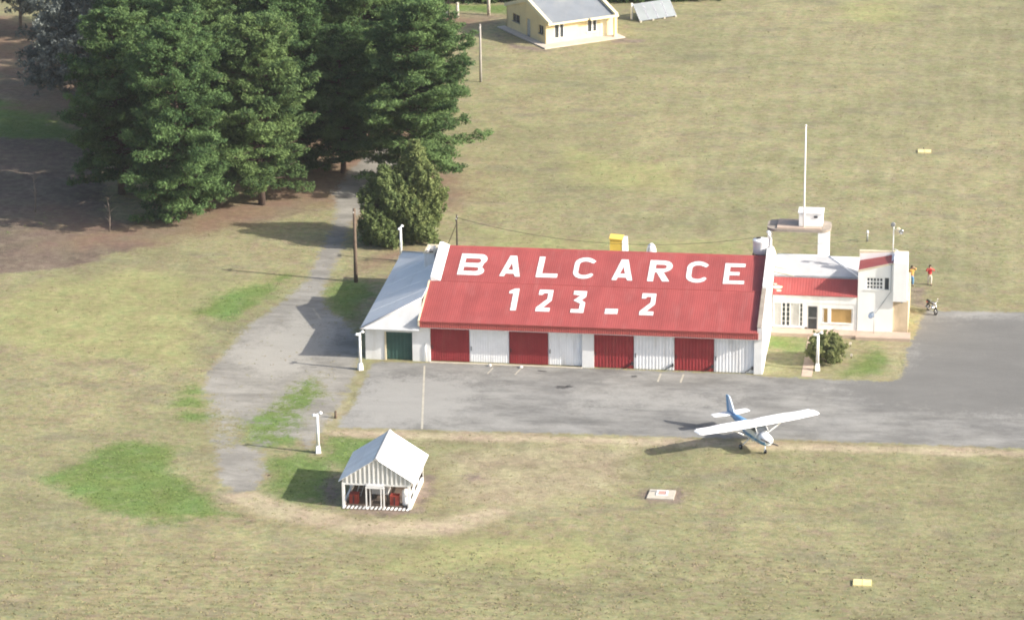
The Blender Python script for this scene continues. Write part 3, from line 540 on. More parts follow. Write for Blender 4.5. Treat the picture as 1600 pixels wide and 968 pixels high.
GLYPHS = [
 ("B", [(1.30, 5.92), (2.75, 5.92)] + arc(2.85, 6.52, 0.60, 0.60, -80, 55) + arc(2.92, 8.18, 0.57, 0.72, -50, 90) + [(1.30, 8.90)],
  [[(1.72, 6.47), (2.72, 6.47)] + arc(2.72, 6.76, 0.24, 0.29, -80, 80) + [(1.72, 7.05)], [(1.72, 7.62), (2.80, 7.62)] + arc(2.78, 7.95, 0.24, 0.33, -80, 80) + [(1.72, 8.28)]]),
 ("A", shift(A_O, 4.77), [shift(A_H, 4.77)]),
 ("L", [(7.74, 5.93), (9.49, 5.95), (9.49, 6.49), (8.21, 6.47), (8.21, 8.84), (7.74, 8.84)], []),
 ("C", shift(C_O, 10.62), []), ("A", shift(A_O, 13.94), [shift(A_H, 13.94)]),
 ("R", [(16.84, 5.92), (17.31, 5.92), (17.33, 7.2), (17.50, 7.2), (18.06, 5.94), (18.62, 5.98), (18.04, 7.24)] + arc(18.02, 8.07, 0.70, 0.80, -70, 90) + [(16.84, 8.88)],
  [[(17.35, 7.70), (18.0, 7.70)] + arc(18.0, 8.0, 0.25, 0.29, -80, 80) + [(17.35, 8.29)]]),
 ("C", shift(C_O, 19.82), []),
 ("E", [(22.96, 5.92), (24.66, 5.96), (24.66, 6.40), (23.39, 6.38), (23.39, 7.14), (24.19, 7.16), (24.19, 7.60), (23.39, 7.59), (23.39, 8.31), (24.60, 8.35), (24.60, 8.80), (22.96, 8.80)], []),
 ("one", [(6.30, 1.27), (6.76, 1.28), (6.68, 4.28), (6.34, 4.27), (5.91, 3.92), (5.92, 3.57), (6.26, 3.62)], []),
 ("two", shift(two, 8.33), []),
 ("three", [(11.15, 1.26), (12.2, 1.27), (12.2, 2.68), (11.86, 3.02), (12.18, 3.45), (12.18, 4.25), (11.13, 4.25), (11.13, 3.74), (11.71, 3.62), (11.22, 2.93), (11.80, 2.53), (11.80, 1.74), (11.15, 1.74)], []),
 ("dash", [(13.91, 1.26), (14.92, 1.29), (14.93, 1.97), (13.91, 1.96)], []),
 ("two", shift(two, 16.66), [])]
for i, (nm, o, h) in enumerate(GLYPHS):
    ob = bpy.data.objects.new("letter" if i < 8 else "numeral", glyph_mesh(o, h, 0.055 if i < 8 else 0.036)); COL.objects.link(ob); ob.parent = hangar

# lean-to on the left side, hipped at both ends
EV, S2 = 2.77, 0.46
def lean_z(x): return EV + S2 * (x + 5.62)
mb = MB(); T = lean_z(-0.8)
A0, A1, B0, B1 = (-5.62, -0.55, EV), (-5.62, 19.6, EV), (-0.8, 1.10, T), (-0.8, 12.6, T)
mb.sheet([A0, B0, B1, A1], 0.05); mb.build("lean_to_roof", GALV, hangar)
mb = MB(); mb.sheet([A0, (-0.8, -0.55, EV + 0.0), B0], 0.05); mb.build("hip_sheet", HIP_SHEET, hangar)
mb = MB(); mb.sheet([A1, B1, (-0.8, 19.6, EV)], 0.05); mb.build("hip_sheet", GALV, hangar)
mb = MB(); mb.tube([Vector(A0) + Vector((0, 0, .03)), Vector(B0) + Vector((0, 0, .03))], 0.07, 6); mb.build("hip_cap", PALE_SHEET, hangar)
mb = MB(); mb.tube([Vector(A1) + Vector((0, 0, .03)), Vector(B1) + Vector((0, 0, .03))], 0.07, 6); mb.build("hip_cap", PALE_SHEET, hangar)
for yy in (3.6, 6.8, 10.0, 13.2):      # sheet laps across the slope
    xe = -0.8 if yy < 12.6 else -0.95
    mb = MB(); mb.sheet([(-5.6, yy, EV + .03), (-5.6, yy + .12, EV + .03), (xe, yy + .12, lean_z(xe) + .02), (xe, yy, lean_z(xe) + .02)], 0.02); mb.build("sheet_lap", GALV, hangar)
mb = MB(); mb.box(-5.3, -3.72, 0.1, 0.32, 0, 2.62); mb.box(-3.72, -1.46, 0.12, 0.3, 2.38, 2.62); mb.box(-5.3, -5.08, 0.32, 19.2, 0, 2.70); mb.box(-5.3, -0.8, 19.2, 19.4, 0, 2.7)
mb.build("lean_to_wall", WHITE, hangar)
mb = MB(); mb.rib_wall(-3.66, -1.50, 0.04, 2.38, 0.22, 0.30, 0.012); mb.build("lean_to_door", GREEN_DOOR, hangar)
mb = MB(); mb.box(-3.74, -3.62, 0.05, 0.22, 0, 2.40); mb.build("door_frame", CREAM, hangar)
# vent box on the lean-to with an open dark top
mb = MB(); x0, x1, y0, y1, zt = -2.25, -1.35, 10.9, 13.2, 5.55
zb = lean_z(x0) - 0.1
mb.box(x0, x1, y0, y0 + .14, zb, zt); mb.box(x0, x0 + .14, y0 + .14, y1 - .14, zb, zt); mb.box(x1 - .14, x1, y0 + .14, y1 - .14, zb, zt); mb.box(x0, x1, y1 - .14, y1, zb, zt)
vent = mb.build("vent_box", WHITE, hangar)
mb = MB(); mb.box(x0 + .14, x1 - .14, y0 + .14, y1 - .14, zb, zt - 0.5); mb.build("vent_opening", DARK, vent)
mb = MB()
for a, b_, c, d in ((x0 - .03, x1 + .03, y0 - .03, y0 + .16), (x0 - .03, x1 + .03, y1 - .16, y1 + .03), (x0 - .03, x0 + .16, y0 + .16, y1 - .16), (x1 - .16, x1 + .03, y0 + .16, y1 - .16)): mb.box(a, b_, c, d, zt, zt + .05)
mb.build("vent_rim", CREAM, vent)
mb = MB(); mb.tube([(-0.35, -0.06, 0.0), (-0.35, -0.06, 1.35), (-0.35, -0.02, 1.6)], 0.035, 6); mb.build("drain_pipe", WHITE_CLEAN, hangar)

# ------------------------------------------------------------------ water tank on the hangar roof
tank = thing("water_tank", "white cylindrical water tank on a steel stand at the right end of the red roof", "water tank", (25.62, 11.4, 6.17))
mb = MB(); mb.lathe((25.62, 11.4, 6.42), [(0.60, 0), (0.63, .04), (0.64, .5), (0.65, 1.0), (0.67, 1.04), (0.67, 1.12), (0.62, 1.15), (0.3, 1.24)], 24); mb.build("tank_body", WHITE_CLEAN, tank)
mb = MB(); mb.lathe((25.45, 11.4, 7.64), [(0.2, 0), (0.2, .07), (0.12, .1)], 12); mb.build("lid", DARK_METAL, tank)
mb = MB(); mb.box(25.0, 26.2, 10.8, 10.92, 6.32, 6.41); mb.box(25.0, 26.2, 11.88, 12.0, 6.32, 6.41); mb.box(25.0, 25.1, 10.92, 11.88, 6.33, 6.40); mb.build("stand_frame", DARK_METAL, tank)
for a, b_ in ((25.05, 10.86), (26.12, 10.86), (25.05, 11.94), (26.12, 11.94)):
    mb = MB(); mb.tube([(a, b_, 6.32), (a - (0.15 if a < 25.5 else -.02), b_ - (.25 if b_ < 11 else -.1), 6.32 - (0.16 if b_ < 11 else .3))], 0.035, 6); mb.build("leg", DARK_METAL, tank)
mb = MB(); mb.tube([(26.0, 10.8, 6.35), (26.35, 10.2, 6.35)], 0.03, 6); mb.build("pipe", CHROME, tank)

# ------------------------------------------------------------------ office building
off = thing("office_building", "low white office with red awning roof and a taller white block", "office building", (26.7, 10.6, 0))
FY, FB = 10.6, 10.8
mb = MB()
X0, X1 = 26.72, 33.6
mb.box(X0, 29.35, FY, FB, 0.0, 0.42); mb.box(29.22, 29.58, FY, FB, 0.42, 2.5); mb.box(30.40, 30.80, FY, FB, 0.28, 2.5); mb.box(30.8, 33.25, FY, FB, 0.0, 0.84); mb.box(33.25, X1, FY, FB, 0.0, 2.5)
mb.box(X0, X0 + .04, FY, FB, .42, 2.5); mb.box(30.8, 33.25, FY, FB, 2.12, 2.5); mb.box(29.58, 30.4, FY, FB, 2.26, 2.5); mb.box(X0, X1, FY - .03, FB, 2.5, 3.16)
mb.box(31.25, 31.45, FY - .01, FB, .84, 2.12)
mb.build("wall", WHITE, off)
mb = MB(); mb.box(26.68, 38.0, 9.3, FY - .003, 0.0, 0.28); mb.box(33.6, 38.0, 9.05, 9.3, 0, 0.26); mb.build("terrace", PINK_CONC, off)
# glazed screen with curtains left, door, windows right
mb = MB(); mb.box(X0 + .04, 29.22, FY + .12, FY + .16, .42, 2.5); scr = mb.build("glazed_screen", CURTAIN, off)
def pane_grid(parent, xs, zs, y, w=0.17, h=0.30, m=GLASS):
    for x in xs:
        for z in zs:
            mb = MB(); mb.box(x, x + w, y - 0.012, y + 0.01, z, z + h); mb.build("pane", m, parent)
zs = [0.50 + .40 * i for i in range(5)]
pane_grid(scr, (27.52, 27.88, 28.98), zs, FY + .11, 0.21)
mb = MB()
for x in (X0 + .05, 27.44, 27.77, 28.12, 28.90, 29.14): mb.box(x, x + .07, FY + .03, FY + .115, .42, 2.5)
mb.box(X0 + .05, 29.22, FY + .02, FY + .12, 2.42, 2.5); mb.box(X0, 29.3, FY - .08, FY + .11, .40, .47); mb.build("frame", WHITE_CLEAN, scr)
mb = MB(); mb.box(29.62, 30.36, FY + .10, FY + .15, .28, 2.26); dr = mb.build("entrance_door", GLASS, off)
mb = MB(); mb.box(29.58, 29.65, FY + .02, FY + .13, .28, 2.26); mb.box(30.33, 30.40, FY + .02, FY + .13, .28, 2.26); mb.box(29.65, 30.33, FY + .06, FY + .13, 1.15, 1.25); mb.box(29.65, 30.33, FY + .06, FY + .13, 2.16, 2.26); mb.build("frame", METAL, dr)
for xa, xb in ((30.84, 31.25), (31.45, 33.21)):
    mb = MB(); mb.box(xa, xb, FY + .10, FY + .14, .84, 2.12); w = mb.build("window", BLIND, off)
    mb = MB(); mb.box(xa, xa + .05, FY + .05, FY + .1, .84, 2.12); mb.box(xb - .05, xb, FY + .05, FY + .1, .84, 2.12); mb.box(xa + .05, xb - .05, FY + .05, FY + .1, 2.06, 2.12); mb.box(xa - .03, xb + .03, FY - .06, FY + .1, .80, .86); mb.build("frame", WHITE_CLEAN, w)
# red awning roof and grey roof behind it
mb = MB()
n = 30
for i in range(n):
    a, b_ = 26.70 + (33.66 - 26.70) * i / n, 26.70 + (33.66 - 26.70) * (i + 1) / n; r = b_ - a
    for u0, u1, h0, h1 in ((0, .5, 0, 0), (.5, .6, 0, .014), (.6, .9, .014, .014), (.9, 1, .014, 0)):
        mb.face([(a + u0 * r, 10.47, 3.22 + h0), (a + u1 * r, 10.47, 3.22 + h1), (a + u1 * r, 12.45, 4.05 + h1), (a + u0 * r, 12.45, 4.05 + h0)])
mb.box(26.70, 33.62, 10.45, 10.49, 3.165, 3.22); mb.sheet([(26.7, 10.47, 3.19), (33.62, 10.47, 3.19), (33.62, 12.45, 3.99), (26.7, 12.45, 3.99)], .03)
mb.build("awning", RED_ROOF, off)
mb = MB()
for cx, cy, rx, ry in ((27.05, 11.25, .42, .20), (27.2, 10.85, .22, .10), (26.85, 11.6, .15, .08)):
    mb.face([(cx + rx * math.cos(t) * (1 + .3 * math.sin(5 * t)), cy + ry * math.sin(t), 3.22 + .4192 * (cy + ry * math.sin(t) - 10.47) + .02) for t in [2 * math.pi * i / 12 for i in range(12)]])
mb.build("peeled_patch", CREAM, off, "stuff")
mb = MB(); mb.box(26.70, 33.66, 12.45, 12.75, 3.9, 4.12); mb.build("gutter", METAL, off)
mb = MB(); mb.sheet([(26.70, 12.75, 4.14), (33.62, 12.75, 4.14), (31.0, 15.3, 5.06), (26.7, 15.3, 5.06)], .05); mb.sheet([(26.7, 15.3, 5.06), (31.0, 15.3, 5.06), (33.62, 18.3, 4.1), (26.7, 18.3, 4.1)], .05); mb.build("grey_roof", PALE_SHEET, off)
mb = MB(); mb.sheet([(33.62, 12.75, 4.14), (33.62, 18.3, 4.1), (31.0, 15.3, 5.06)], .05); mb.build("hip_roof", PALE_SHEET, off)
mb = MB(); mb.tube([(31.0, 15.3, 5.08), (33.6, 12.78, 4.17)], .06, 6); mb.tube([(26.7, 15.3, 5.08), (31, 15.3, 5.08)], .06, 6); mb.build("ridge_cap", GALV, off)
# taller block
BX0, BX1 = 33.64, 36.5
mb = MB(); y0, y1 = 10.55, 13.3
def blk(prof, ya, yb): mb.hull8([(x, ya, z) for x, z in prof], [(x, yb, z) for x, z in prof])
blk([(BX0, 0.27), (34.30, 0.27), (34.30, 5.58), (BX0, 5.42)], y0, y0 + .2); blk([(36.20, 0.27), (BX1, 0.27), (BX1, 6.15), (36.20, 6.07)], y0, y0 + .2)
blk([(34.30, .27), (36.20, .27), (36.20, 3.88), (34.30, 3.88)], y0, y0 + .2); blk([(34.30, 4.90), (36.20, 4.90), (36.20, 6.07), (34.30, 5.58)], y0, y0 + .2)
mb.box(BX0, BX0 + .2, y0 + .2, y1, .0, 5.42); mb.box(BX1 - .2, BX1, y0 + .2, y1, 0, 6.1)
blk([(BX0, 0), (BX1, 0), (BX1, 6.22), (BX0, 6.05)], y1, y1 + .25)
mb.build("block_wall", WHITE_CLEAN, off)
mb = MB(); mb.sheet([(BX0 + .02, y0 + .03, 5.47), (BX1 - .05, y0 + .03, 6.17), (BX1 - .05, y1, 6.02), (BX0 + .02, y1, 5.45)], .04); mb.build("block_roof", RED_ROOF, off)
mb = MB(); mb.sheet([(BX0 - .03, y0 - .04, 5.45), (BX1, y0 - .04, 6.19), (BX1, y0 + .10, 6.19), (BX0 - .03, y0 + .10, 5.47)], .09); mb.build("coping", CREAM, off)
mb = MB(); mb.box(BX0 - .04, 37.6, y1 + .005, y1 + .3, 6.06, 6.28); mb.build("coping", CREAM, off)
mb = MB(); mb.box(34.30, 36.20, y0 + .12, y0 + .16, 3.88, 4.90); w = mb.build("window", GLASS, off)
mb = MB()
for i in range(6): x = 34.30 + .26 * i; mb.box(x, x + .09, y0 + .05, y0 + .115, 3.88, 4.9)
mb.box(35.68, 35.80, y0 + .05, y0 + .117, 3.88, 4.9); mb.box(36.14, 36.20, y0 + .05, y0 + .117, 3.88, 4.9)
for z in (3.88, 4.17, 4.50, 4.83): mb.box(34.30, 35.68, y0 + .045, y0 + .113, z, z + .08)
mb.box(34.2, 36.3, y0 - .06, y0 + .045, 3.80, 3.88)
mb.build("frame", WHITE_CLEAN, w)
# overhanging white side box and the tan wall beneath it
mb = MB(); mb.box(36.503, 37.62, 10.3, 13.25, 2.98, 6.30); mb.build("side_box", WHITE_CLEAN, off)
mb = MB(); mb.box(36.503, 37.75, 10.75, 18.2, 0.0, 2.95); mb.build("side_wall", TAN, off)
mb = MB(); mb.box(37.15, 37.3, 10.35, 10.5, 2.84, 2.975); mb.build("side_lamp", METAL, off)
mb = MB(); mb.box(33.64, 36.5, 13.58, 18.2, 0, 4.0); mb.build("rear_wall", WHITE, off)
mb = MB(); mb.tube([(36.30, 10.50, 6.05), (36.30, 10.50, 3.75), (35.2, 10.50, 2.0), (35.05, 10.42, 1.86)], 0.022, 5); mb.build("cable", METAL, off)

# satellite dish on a post by the block
dish = thing("satellite_dish", "small pale blue dish on a thin grey post against the white block", "satellite dish", (35.02, 10.1, 0.28))
mb = MB(); mb.tube([(35.02, 10.1, .28), (35.02, 10.1, 1.75)], .03, 6); mb.build("post", METAL, dish)
mb = MB(); ax = Vector((-.55, -.6, .55)).normalized(); a = ax.orthogonal().normalized(); b_ = ax.cross(a); cc = Vector((34.85, 10.0, 1.82))
secs = [[cc + ax * (h) + (a * math.cos(t) + b_ * math.sin(t)) * r for t in [2 * math.pi * k / 14 for k in range(14)]] for r, h in ((.02, 0), (.16, .03), (.30, .10), (.31, .10), (.16, .05), (.02, .02))]
mb.loft(secs); mb.build("reflector", PLANE_PALE, dish)
# floodlight mast on the block
mast = thing("floodlight_mast", "thin white mast with grey floodlights standing on the white office block", "mast", (36.32, 13.42, 6.28))
mb = MB(); mb.tube([(36.32, 13.42, 6.28), (36.34, 13.42, 8.55)], .045, 6); mb.tube([(36.32, 13.42, 8.2), (36.95, 13.3, 8.05)], .025, 6); mb.tube([(36.32, 13.42, 6.5), (36.75, 13.2, 6.42)], .03, 6); mb.build("pole", WHITE_CLEAN, mast)
for q, m in (((36.28, 13.3, 8.62), METAL), ((36.95, 13.25, 8.05), CHROME), ((36.70, 13.3, 8.20), CREAM)):
    mb = MB(); mb.lathe(q, [(0.10, .12), (.19, -.02), (.20, -.12), (.17, -.13)], 10, axis='Y'); mb.build("floodlight", m, mast)

# ------------------------------------------------------------------ portal tower behind the office
tw = thing("portal_tower", "concrete portal tower with a flat rounded top carrying a white box and a flagpole", "tower", (28.3, 19.2, 0))
def slab_outline(x0, x1, y0, y1, r, n=8):
    return arc(x1 - r, y0 + r, r, r, -90, 0, n) + arc(x1 - r, y1 - r, r, r, 0, 90, n) + arc(x0 + r, y1 - r, r, r, 90, 180, n) + arc(x0 + r, y0 + r, r, r, 180, 270, n)
mb = MB(); o = slab_outline(25.65, 31.0, 18.0, 20.8, 0.8); mb.hull8([(x, y, 6.18) for x, y in o], [(x, y, 6.40) for x, y in o]); mb.build("deck", CONC, tw)
for xa, xb in ((29.95, 30.85), (25.75, 26.02)):
    mb = MB(); mb.box(xa, xb, 18.06, 20.2, 0, 6.177); mb.build("column", WHITE_CLEAN, tw)
mb = MB(); mb.box(26.5, 30.2, 18.15, 20.7, 6.403, 6.50); mb.build("deck_screed", PINK_CONC, tw)
mb = MB(); mb.box(28.3, 30.28, 18.75, 20.2, 6.503, 7.62); bx = mb.build("control_box", WHITE_CLEAN, tw)
mb = MB(); mb.box(29.55, 29.85, 18.70, 18.78, 7.25, 7.42); mb.build("vent", DARK_METAL, bx)
mb = MB(); mb.box(28.22, 30.36, 18.67, 20.28, 7.62, 7.70); mb.build("box_roof", WHITE_CLEAN, bx)
fl = thing("flagpole", "tall thin white flagpole rising from the portal tower beside its box", "flagpole", (28.72, 18.58, 6.5))
mb = MB(); mb.tube([(28.72, 18.58, 6.5), (28.73, 18.58, 11), (28.75, 18.58, 15.2)], [0.085, .07, .05], 8); mb.build("pole", WHITE_CLEAN, fl)
mb = MB(); mb.lathe((28.75, 18.58, 15.2), [(.03, 0), (.08, .06), (.08, .12), (.02, .17)], 8); mb.build("finial", WHITE_CLEAN, fl)

# ------------------------------------------------------------------ open shed by the apron
shed = thing("shed", "small open-fronted shed with a steep pale metal roof and battened white gable", "shed", (1.2, -28.2, 0))
SX, RZ, EZ = 1.18, 3.82, 2.0
F, Bk = -31.15, -25.3
for sgn, xe in ((-1, -1.58), (1, 4.02)):
    n = 9
    for i in range(n):
        a, b_ = F + (Bk - F) * i / n, F + (Bk - F) * (i + 1) / n
        mb = MB(); mb.sheet([(SX, a, RZ), (SX, b_ - .012, RZ), (xe, b_ - .012, EZ), (xe, a, EZ)], .035); mb.build("roof_sheet", GALV, shed)
mb = MB(); mb.hull8([(SX - .22, F - .02, RZ - .12), (SX + .22, F - .02, RZ - .12), (SX + .22, Bk + .02, RZ - .12), (SX - .22, Bk + .02, RZ - .12)], [(SX - .04, F - .02, RZ + .06), (SX + .04, F - .02, RZ + .06), (SX + .04, Bk + .02, RZ + .06), (SX - .04, Bk + .02, RZ + .06)]); mb.build("ridge_cap", PALE_SHEET, shed)
# gable of separate boards with cover battens
def gz(x): return RZ - .06 - (RZ - EZ) * (abs(x - SX) / (2.76 if x < SX else 2.84))
nb = 15; gx0, gx1 = -1.3, 3.6
for i in range(nb):
    a, b_ = gx0 + (gx1 - gx0) * i / nb, gx0 + (gx1 - gx0) * (i + 1) / nb - .025
    for yy in (-31.03,):
        mb = MB()
        pts = [(a, gz(a))] + ([(SX, gz(SX))] if a < SX < b_ else []) + [(b_, gz(b_))]
        lo = [(a, 1.86), (b_, 1.86)]
        prof = lo + pts[::-1]
        mb.hull8([(x, yy + .03, z) for x, z in prof], [(x, yy, z) for x, z in prof]); bd = mb.build("gable_board", CURTAIN, shed)
        mb = MB(); c = b_ + .01; mb.box(c - .05, c + .05, yy - .035, yy - .002, 1.86, max(1.9, gz(c) - .01)); mb.build("batten", WHITE_CLEAN, bd)
mb = MB()
prof = [(gx0, 1.86), (gx1, 1.86), (gx1, gz(gx1)), (SX, gz(SX)), (gx0, gz(gx0))]
mb.hull8([(x, -25.45, z) for x, z in prof], [(x, -25.5, z) for x, z in prof]); mb.build("rear_gable", CURTAIN, shed)
mb = MB(); mb.box(gx0 - .05, gx1 + .05, -31.06, -30.94, 1.74, 1.858); mb.box(gx0, gx1, -25.55, -25.43, 1.74, 1.858); mb.box(gx1 - .06, gx1 + .06, -30.94, -25.55, 1.76, 1.87); mb.box(gx0 - .06, gx0 + .06, -30.94, -25.55, 1.76, 1.87); mb.build("beam", WHITE, shed)
for x, y, z in ((gx0 + .05, -31.0, 0.06), (gx1 - .08, -31.0, 0.06), (gx1 - .05, -29.2, .3), (gx1 - .05, -27.4, .3), (gx1 - .05, -25.5, .06), (gx0 + .05, -25.5, .06), (gx0 + .05, -28.2, .06)):
    mb = MB(); t = .09 if y < -30.5 else .06; mb.box(x - t, x + t, y - t, y + t, 0.0, 1.76 + .1); mb.build("post", WHITE_CLEAN, shed)
mb = MB(); mb.box(gx1 - .12, gx1 + .04, -30.9, -25.6, 0.0, 0.34); mb.box(gx0 - .04, gx0 + .1, -30.9, -25.6, 0.0, 0.3); mb.box(gx1 - .10, gx1 + .02, -30.9, -25.6, .98, 1.06); mb.build("side_rail", WHITE_CLEAN, shed)
mb = MB(); mb.box(gx0, gx1, -25.58, -25.5, 0, 1.86); mb.build("rear_wall", DARK_TIMBER, shed)
mb = MB(); mb.box(gx0, gx1, -31.0, -25.5, 0, 0.05); mb.build("floor", SOIL, shed)
for i in range(17):      # striped plinth: pale slats with dark gaps
    a = gx0 + (gx1 - gx0) * i / 17
    mb = MB(); mb.hull8([(a + .02, -31.38, .0), (a + .15, -31.38, .0), (a + .22, -30.92, .0), (a + .09, -30.92, .0)], [(a + .02, -31.38, .07), (a + .15, -31.38, .07), (a + .22, -30.92, .10), (a + .09, -30.92, .10)]); mb.build("slat", WHITE, shed)
mb = MB(); mb.box(gx0, gx1, -31.40, -30.93, 0, 0.03); mb.build("plinth", SOIL, shed)
# small gate frame in front of the opening
mb = MB(); mb.box(.42, 1.78, -31.34, -31.25, 1.62, 1.74); mb.box(.42, .50, -31.34, -31.26, .0, 1.62); mb.box(1.70, 1.78, -31.34, -31.26, .0, 1.62); mb.box(.66, .73, -31.10, -31.03, .05, 1.7); mb.box(1.45, 1.52, -31.10, -31.03, .05, 1.7); mb.build("gate_frame", WHITE_CLEAN, shed)
mb = MB(); mb.sheet([(.44, -31.32, 1.78), (1.76, -31.32, 1.78), (1.76, -30.98, 1.92), (.44, -30.98, 1.92)], .03); mb.build("canopy_board", PALE_SHEET, shed)
wt = thing("storage_tank", "pale grey box tank in the middle of the open shed", "tank", (1.15, -29.0, 0.05))
mb = MB(); mb.box(.55, 1.75, -29.7, -28.6, .55, 1.55); mb.build("tank_body", PALE_SHEET, wt)
for x in (.62, 1.68):
    for y in (-29.62, -28.68):
        mb = MB(); mb.box(x - .05, x + .05, y - .05, y + .05, .05, .55); mb.build("leg", DARK_METAL, wt)
for x, w, lab in ((-.62, .62, "red box standing in the left corner of the open shed"), (2.35, .62, "red box standing in the right half of the open shed")):
    b_ = thing("fuel_box", lab, "box", (x, -30.2, 0.05), group="red boxes in the open shed")
    mb = MB(); mb.box(x - w / 2, x + w / 2, -30.5, -29.95, .05, .72); mb.build("case", RED_BOX, b_)
    mb = MB(); mb.box(x - w / 2 - .02, x + w / 2 + .02, -30.52, -29.93, .72, .78); mb.build("lid", RED_BOX, b_)
    mb = MB(); mb.box(x - .04, x + .04, -30.53, -30.5, .1, .7); mb.build("strap", DARK_METAL, b_)
vs = thing("white_drum", "white upright drum at the right side of the open shed", "drum", (3.15, -30.3, 0.05))
mb = MB(); mb.lathe((3.15, -30.3, .05), [(.20, 0), (.26, .1), (.27, .5), (.27, .95), (.22, 1.15), (.08, 1.25)], 14); mb.build("drum_body", WHITE_CLEAN, vs)
bc = thing("leaning_ladder", "grey ladder leaning inside the left half of the shed", "ladder", (-.2, -29.2, 0.05))
for dx in (0, .35):
    mb = MB(); mb.tube([(-.75 + dx, -29.0, .05), (-.2 + dx, -28.3, 1.8)], .035, 6); mb.build("rail", CURTAIN, bc)
for i in range(5):
    t = .15 + .17 * i; mb = MB(); mb.tube([(-.75 + .55 * t, -29 + .7 * t, .05 + 1.75 * t), (-.40 + .55 * t, -29 + .7 * t, .05 + 1.75 * t)], .022, 6); mb.build("rung", CURTAIN, bc)

# ------------------------------------------------------------------ lamp posts
def lamp_post(base, label, rot=0.0):
    t = thing("lamp_post", label, "lamp post", base, rot, "white twin-headed lamp posts", local=True)
    mb = MB(); mb.hull8([(-.19, -.19, 0), (.19, -.19, 0), (.19, .19, 0), (-.19, .19, 0)], [(-.15, -.15, .55), (.15, -.15, .55), (.15, .15, .55), (-.15, .15, .55)]); mb.build("base", WHITE_CLEAN, t)
    mb = MB(); mb.tube([(0, 0, .55), (0, 0, 3.05)], [.13, .095], 8); mb.build("pole", WHITE_CLEAN, t)
    mb = MB(); mb.tube([(-.24, 0, 3.0), (0, 0, 3.08), (.24, 0, 3.16)], .045, 6); mb.build("arm", WHITE_CLEAN, t)
    for sx in (-1, 1):
        mb = MB(); mb.lathe((sx * .25, 0, 3.09 + .07 * sx), [(.04, .11), (.09, .08), (.15, -.01), (.155, -.05), (.09, -.07)], 12); mb.build("lamp_head", WHITE_CLEAN, t)
    return t
l0 = lamp_post((-5.12, -20.75, 0), "white twin-headed lamp post between the gravel drive and the open shed", R(20))
copy_thing(l0, (-5.27, -2.45, 0), R(35), "white twin-headed lamp post at the corner of the lean-to by the apron")
copy_thing(l0, (30.91, 1.45, 0), R(12), "white twin-headed lamp post in front of the round bush by the garden path")
copy_thing(l0, (-6.75, 25.4, 0), R(70), "white twin-headed lamp post whose top shows behind the grey lean-to roof")

# ------------------------------------------------------------------ poles and wires
def pole(name, label, base, h, r, m, cat="utility pole", lean=(0, 0), extra=None):
    t = thing(name, label, cat, base, group="utility poles")
    x, y, _ = base; mb = MB(); mb.tube([(x, y, 0), (x + lean[0] * .5, y + lean[1] * .5, h * .5), (x + lean[0], y + lean[1], h)], [r * 1.2, r, r * .8], 8); mb.build("pole", m, t)
    mb = MB(); mb.box(x + lean[0] - .05, x + lean[0] + .05, y + lean[1] - .4, y + lean[1] + .4, h - .45, h - .33); cr = mb.build("crossarm", m, t)
    for s in (-.32, .32):
        mb = MB(); mb.lathe((x + lean[0], y + lean[1] + s, h - .33), [(.03, 0), (.05, .05), (.05, .1), (.02, .14)], 8); mb.build("insulator", CURTAIN, cr)
    return t
pole("utility_pole", "brown timber utility pole beside the gravel drive left of the lean-to", (-9.65, 19.3, 0), 6.6, .15, TIMBER)
p2 = pole("utility_pole", "thin grey utility pole on open grass between the pines and the yellow house", (-8.67, 85.66, 0), 6.2, .12, mat("pale_timber", (.33, .31, .29), .9, .1, 2.0))
p3 = pole("utility_pole", "thin dark utility pole standing behind the upper left corner of the red roof", (-1.55, 24.0, 0), 4.85, .07, DARK_TIMBER)
mb = MB(); mb.tube([(-1.55, 24.0, 4.1), (-3.2, 24.0, 0.0)], .03, 5); mb.build("stay", DARK_TIMBER, p3)
def wire(name, label, a, b_, sag, r=.022):
    a, b_ = Vector(a), Vector(b_); pts = [a.lerp(b_, i / 24) - Vector((0, 0, sag * 4 * (i / 24) * (1 - i / 24))) for i in range(25)]
    mb = MB(); mb.tube(pts, r, 5); o = mb.build(name, DARK_METAL); return tag(o, label, "cable")
wire("overhead_cable", "thin dark cable sagging behind the red roof from the utility pole to the flue", (-1.55, 24.0, 4.6), (26.42, 10.5, 8.2), 1.5, .016)
wire("overhead_cable", "thin dark cable sagging from the flue past the portal tower to the office", (26.42, 10.5, 8.0), (33.6, 24.0, 4.0), .5, .012)

# ------------------------------------------------------------------ things behind the red roof
bo = thing("yellow_booth", "yellow box-shaped booth with its sunlit side coloured white, showing above the red roof", "booth", (12.6, 26.0, 0))
Y0 = 25.0
mb = MB(); mb.box(11.68, 12.75, Y0, Y0 + 1.2, 0, 2.78); mb.build("booth_body", YELLOW, bo)
mb = MB(); mb.hull8([(12.753, Y0 - .02, 0), (13.22, Y0 + .1, 0), (13.22, Y0 + 1.2, 0), (12.753, Y0 + 1.2, 0)], [(12.753, Y0 - .02, 2.72), (13.10, Y0 + .1, 2.72), (13.10, Y0 + 1.2, 2.72), (12.753, Y0 + 1.2, 2.72)]); mb.build("sunlit_side", WHITE_CLEAN, bo)  # white colour stands for strong sun on the booth's yellow side
mb = MB(); mb.hull8([(11.62, Y0 - .06, 2.78), (12.80, Y0 - .06, 2.72), (12.80, Y0 + 1.26, 2.72), (11.62, Y0 + 1.26, 2.78)], [(11.62, Y0 - .06, 2.88), (12.80, Y0 - .06, 2.80), (12.80, Y0 + 1.26, 2.80), (11.62, Y0 + 1.26, 2.88)]); mb.build("lid", YELLOW, bo)
dm = thing("round_tank", "small grey round-topped tank showing above the red roof near the yellow booth", "tank", (15.3, 25.0, 0))
